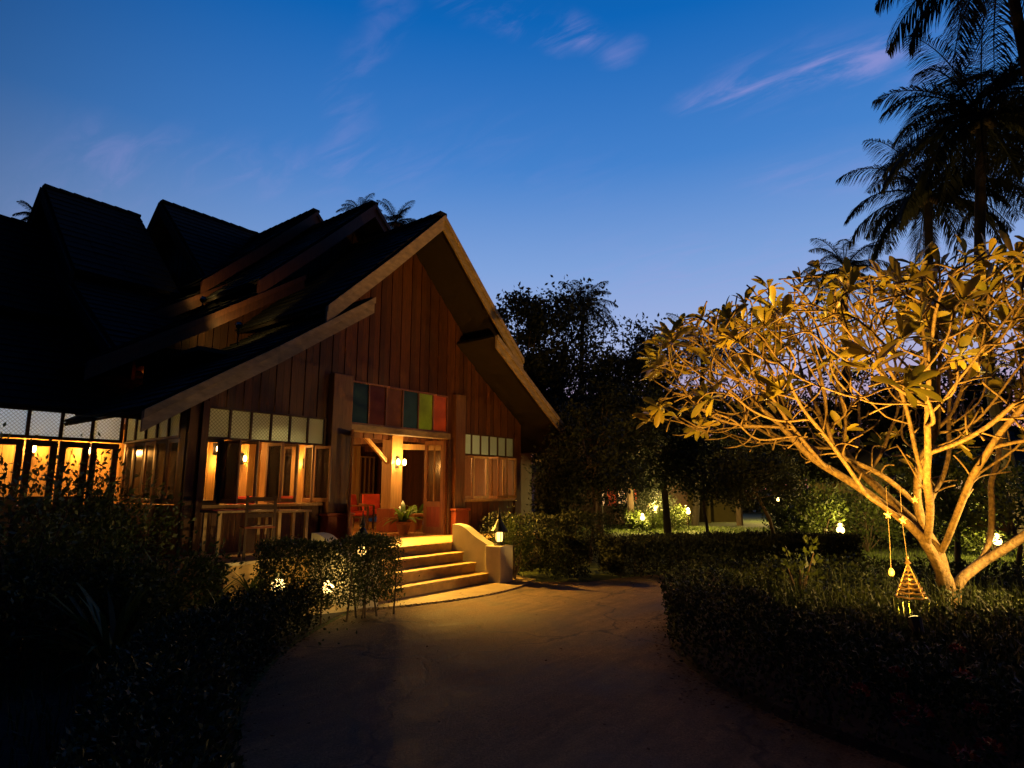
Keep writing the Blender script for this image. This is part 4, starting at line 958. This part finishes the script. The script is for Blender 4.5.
# ================================================================== BACKGROUND TREES
def broad_tree(base, h, cr, n, size, label, cz=.55, flat=.75, m='leaf_dark', clumps=40, name='broad_tree', tr=.2, lean=(0, 0), group='dark trees beyond the hedges', csize=.20):
    t = empty(name, base, label, 'tree', group); B = np.array(base, float); top = B + np.array([lean[0], lean[1], h * cz])
    b = MB(); b.tube([Vector(B), Vector(B * .5 + top * .5) + Vector((rng.normal() * .1, rng.normal() * .1, 0)), Vector(top)], [tr, tr * .75, tr * .5], 8)
    C = unit(rng.normal(size=(clumps, 3))) * (rng.uniform(.15, 1, (clumps, 1)) ** .5); zr = h * (1 - cz) * .98; C = C * np.array([cr, cr, zr]) + top; C[:, 2] = np.maximum(C[:, 2], B[2] + min(h * .36, 2.7) + rng.uniform(0, .5, clumps))
    b2 = MB()
    for q in C:
        s = B * .0 + top - np.array([0, 0, rng.uniform(0, h * .25)]); mid = (s + q) / 2 + np.array([0, 0, .12 * h * rng.uniform(-.3, .6)]); b2.tube([Vector(s), Vector(mid), Vector(q)], [tr * .38, tr * .2, tr * .06], 5)
    b.build('trunk', M['bark'], t); b2.build('limbs', M['bark'], t)
    n = int(n * 1.75); ci = rng.integers(0, clumps, n); sc = rng.uniform(.6, 1.25, clumps)[ci][:, None]; P = C[ci] + np.clip(rng.normal(size=(n, 3)), -1.7, 1.7) * np.array([cr, cr, cr * flat]) * csize * sc
    keep = in_noise(P, 3.1 / max(cr, 1) * 2, 1.7) > -.55; P = P[keep & (P[:, 2] > B[2] + min(h * .3, 1.9))]
    npmesh('crown', *leaf_quads(P, size, np.array([[0, 0, .3]]), 1), M[m], t); return t
T = [(560, 24, 9.3, 2.9, 15000, .17, 'tallest dark tree right of the pavilion roof', .62, 46, (0, 0)),
     (520, 22, 8.6, 1.6, 6500, .17, 'dark tree close against the right eave of the pavilion', .6, 30, (0, 0)),
     (632, 27, 8.6, 2.8, 13000, .18, 'spreading dark tree between the tallest tree and the frangipani', .6, 44, (0, 0)),
     (600, 20, 5.2, 2.0, 8000, .13, 'lower dark tree in front of the lit bungalow roof', .6, 34, (0, 0)),
     (668, 24, 5.4, 2.3, 8500, .14, 'dark tree over the bungalow corner', .66, 36, (0, 0)),
     (740, 30, 7.0, 3.0, 9000, .18, 'dark tree behind the left side of the frangipani', .6, 36, (0, 0)),
     (806, 26, 6.5, 3.0, 10000, .17, 'dark tree behind the middle of the frangipani', .58, 40, (0, 0)),
     (880, 25, 6.4, 2.9, 10000, .17, 'dark tree behind the frangipani trunk', .58, 40, (0, 0)),
     (960, 24, 6.6, 3.0, 9000, .17, 'dark tree behind the right side of the frangipani', .58, 36, (0, 0)),
     (590, 15.6, 4.2, 1.1, 5200, .10, 'small tree beside the right end of the pavilion', .6, 26, (0, 0)),
     (709, 21.5, 3.7, 1.5, 3600, .12, 'small slender tree standing alone on the lit lawn', .62, 24, (0, 0)),
     (780, 15.5, 2.6, 1.1, 5200, .085, 'small leaning tree with feathery foliage on the lawn', .75, 24, (-.9, .35))]
for px, d, h, cr, n, sz, lb_, cz, cl, ln in T:
    broad_tree(at(px, d), h, cr, n, sz, lb_, cz, clumps=cl, lean=ln, tr=.16 if h > 5 else .06)
p = at(958, 12.5); broad_tree(p, 2.9, 1.0, 3600, .09, 'green leafed small tree glowing behind the frangipani trunk', .6, m='leaf_lit', clumps=24, tr=.06)
p = at(1015, 11.2, 0); broad_tree(p, 2.4, 1.0, 1500, .09, 'thin shrub tree at the right edge behind the frangipani', .6, m='leaf_lit', clumps=14, tr=.05)
for px, d, r_, h_, lb_ in ((822, 17, .95, 1.75, 'yellow lit bush with a garden lamp in front of it'), (868, 17.5, 1.1, 1.7, 'dark bush right of the lamplit bush'), (795, 19, .8, 1.2, 'bush behind the leaning tree'), (672, 27, .9, .8, 'small bush between the bungalow lamps'),
                          (637, 26.5, .6, .7, 'low yellow lit bush by the leftmost garden lamp'), (1000, 16, 1.3, 1.5, 'dark bush at the right below the far wall')):
    bush('garden_bush', at(px, d), r_, h_, int(2600 * r_ + 1200), .10, lb_, 'leaf_lit')

bush('tall_bush', at(562, 15.2), .7, 2.9, 7000, .09, 'tall dark bush closing the gap beside the right corner of the pavilion', 'leaf_dark', clumps=30)
bush('tall_bush', at(640, 28.5), 1.5, 2.3, 6000, .12, 'dark bush in front of the bungalow wall', 'leaf_dark', clumps=24)
# ---- garden lamps: globe on short post
def garden_lamp(c, power, label, h=.42):
    t = empty('garden_lamp', c, label, 'garden lamp', 'low globe lamps in the garden'); x, y, z = c
    MB().lathe(c, [(.05, 0), (.05, .02), (.02, .03), (.02, h)], 8).build('post', M['iron'], t)
    MB().lathe((x, y, z + h), [(.03, 0), (.075, .03), (.095, .09), (.075, .15), (.02, .18)], 12).build('globe', M['bulb_garden'], t)
    MB().lathe((x, y, z + h + .185), [(.05, 0), (.11, .01), (.06, .05), (.01, .07)], 10).build('cap', M['iron'], t)
    l = lamp('lamp_light', (0, 0, h + .30), power * (9 if Vector(c).length > 24 else 2.6), GARDEN, .10); l.parent = t
for px, v, d, pw, lb_ in ((643, 518, 25.5, 60, 'leftmost low lamp in front of the bungalow'), (656, 511, 28, 60, 'lamp between bushes at the bungalow wall'), (689, 512, 27, 90, 'rightmost low lamp at the bungalow corner'),
                         (779, 500, 33, 130, 'far lamp on the lawn beyond the leaning tree'), (843, 530, 15.9, 60, 'lamp in front of the yellow lit bush')):
    z = max(0.0, zv(px, v, d) - .5); garden_lamp(at(px, d, 0), pw, lb_, max(.3, zv(px, v, d) - .09))
garden_lamp(at(1000, 15.0, 0), 170, 'lamp hidden by the right limb of the frangipani', .4)

P = np.stack([rng.uniform(-24, 42, 26000), rng.uniform(-1.5, 1.5, 26000), np.abs(rng.normal(size=26000)) * 1.3 + .1], 1)
P[:, 2] *= .8 + .5 * np.sin(P[:, 0] * .6) * np.sin(P[:, 0] * .23 + 1)
P = np.array([FW.x, FW.y, 0]) * (47 + P[:, 1:2]) + np.array([RT.x, RT.y, 0]) * P[:, 0:1] + np.array([0, 0, 1.0]) * P[:, 2:3]
tag(npmesh('distant_thicket', *leaf_quads(P, .38), M['leaf_dark']), 'dark thicket closing off the far end of the garden', 'thicket', kind='stuff')
garden_lamp(Vector((5.05, 8.0, 0)), 2.5, 'low lamp hidden between the clipped hedge and the deck', .30)
garden_lamp(Vector((5.72, 7.80, 0)), 2.4, 'low lamp hidden behind the clipped hedge beside the left newel', .22)
# ---- bungalows
def bungalow(px, d, w, h, label, wins, wallm='wall_far', post=None, dep=6.0, ov=.8):
    o = at(px, d); t = empty('bungalow', o, label, 'bungalow')
    def q(a, b, z): v = o + RT * a + FW * b; return (v.x, v.y, z)
    def bx(mb, a0, a1, b0, b1, z0, z1): return mb.hexa([q(a0, b0, z0), q(a1, b0, z0), q(a1, b1, z0), q(a0, b1, z0)], [q(a0, b0, z1), q(a1, b0, z1), q(a1, b1, z1), q(a0, b1, z1)])
    bx(MB(), -w / 2, w / 2, 0, dep, 0, h).build('wall', M[wallm], t)
    rf = MB(); e = ov; rf.v += [q(-w / 2 - e, -e, h - .1), q(w / 2 + e, -e, h - .1), q(w / 2 + e, dep + e, h - .1), q(-w / 2 - e, dep + e, h - .1), q(-w / 5, dep / 2, h + 1.9), q(w / 5, dep / 2, h + 1.9)]
    rf.f += [(0, 1, 5, 4), (1, 2, 5), (2, 3, 4, 5), (3, 0, 4), (3, 2, 1, 0)]; rf.build('roof', M['roof_far'], t)
    for a0, a1, z0, z1, mm in wins:
        f = MB(); bx(f, a0 - .06, a1 + .06, -.05, -.01, z0 - .06, z0); bx(f, a0 - .06, a1 + .06, -.05, -.01, z1, z1 + .06); bx(f, a0 - .06, a0, -.05, -.01, z0, z1); bx(f, a1, a1 + .06, -.05, -.01, z0, z1); c = (a0 + a1) / 2; bx(f, c - .02, c + .02, -.05, -.01, z0, z1)
        fo = f.build('window', M['dark'], t); bx(MB(), a0, c - .02, -.03, -.015, z0, z1).build('pane', M[mm], fo); bx(MB(), c + .02, a1, -.03, -.015, z0, z1).build('pane', M[mm], fo)
    for a in (post or []): bx(MB(), a - .12, a + .12, -.9, -.66, 0, h - .1).build('veranda_post', M['wall_far'], t)
bungalow(612, 31, 7.5, 2.6, 'dark roofed bungalow with red and amber lit windows beside the pavilion', [(-.75, -.35, .9, 1.9, 'lit_win'), (-.2, .25, .9, 1.9, 'lit_red'), (.35, .8, 1.0, 1.9, 'lit_win'), (.95, 1.25, .9, 1.8, 'lit_red')], 'dark')
bungalow(688, 33, 5.2, 2.8, 'cream walled bungalow behind the three low lamps', [(-2.3, -1.95, 1.3, 1.9, 'lit_win'), (-.85, -.4, 1.25, 1.95, 'lit_win')], 'wall_far', [-1.5, .8])
bungalow(1010, 22, 8.0, 2.7, 'bungalow with pale wall at the right edge behind the frangipani', [(-2.2, -1.4, 1.0, 2.0, 'lit_win')], 'wall_far', [-3.2])
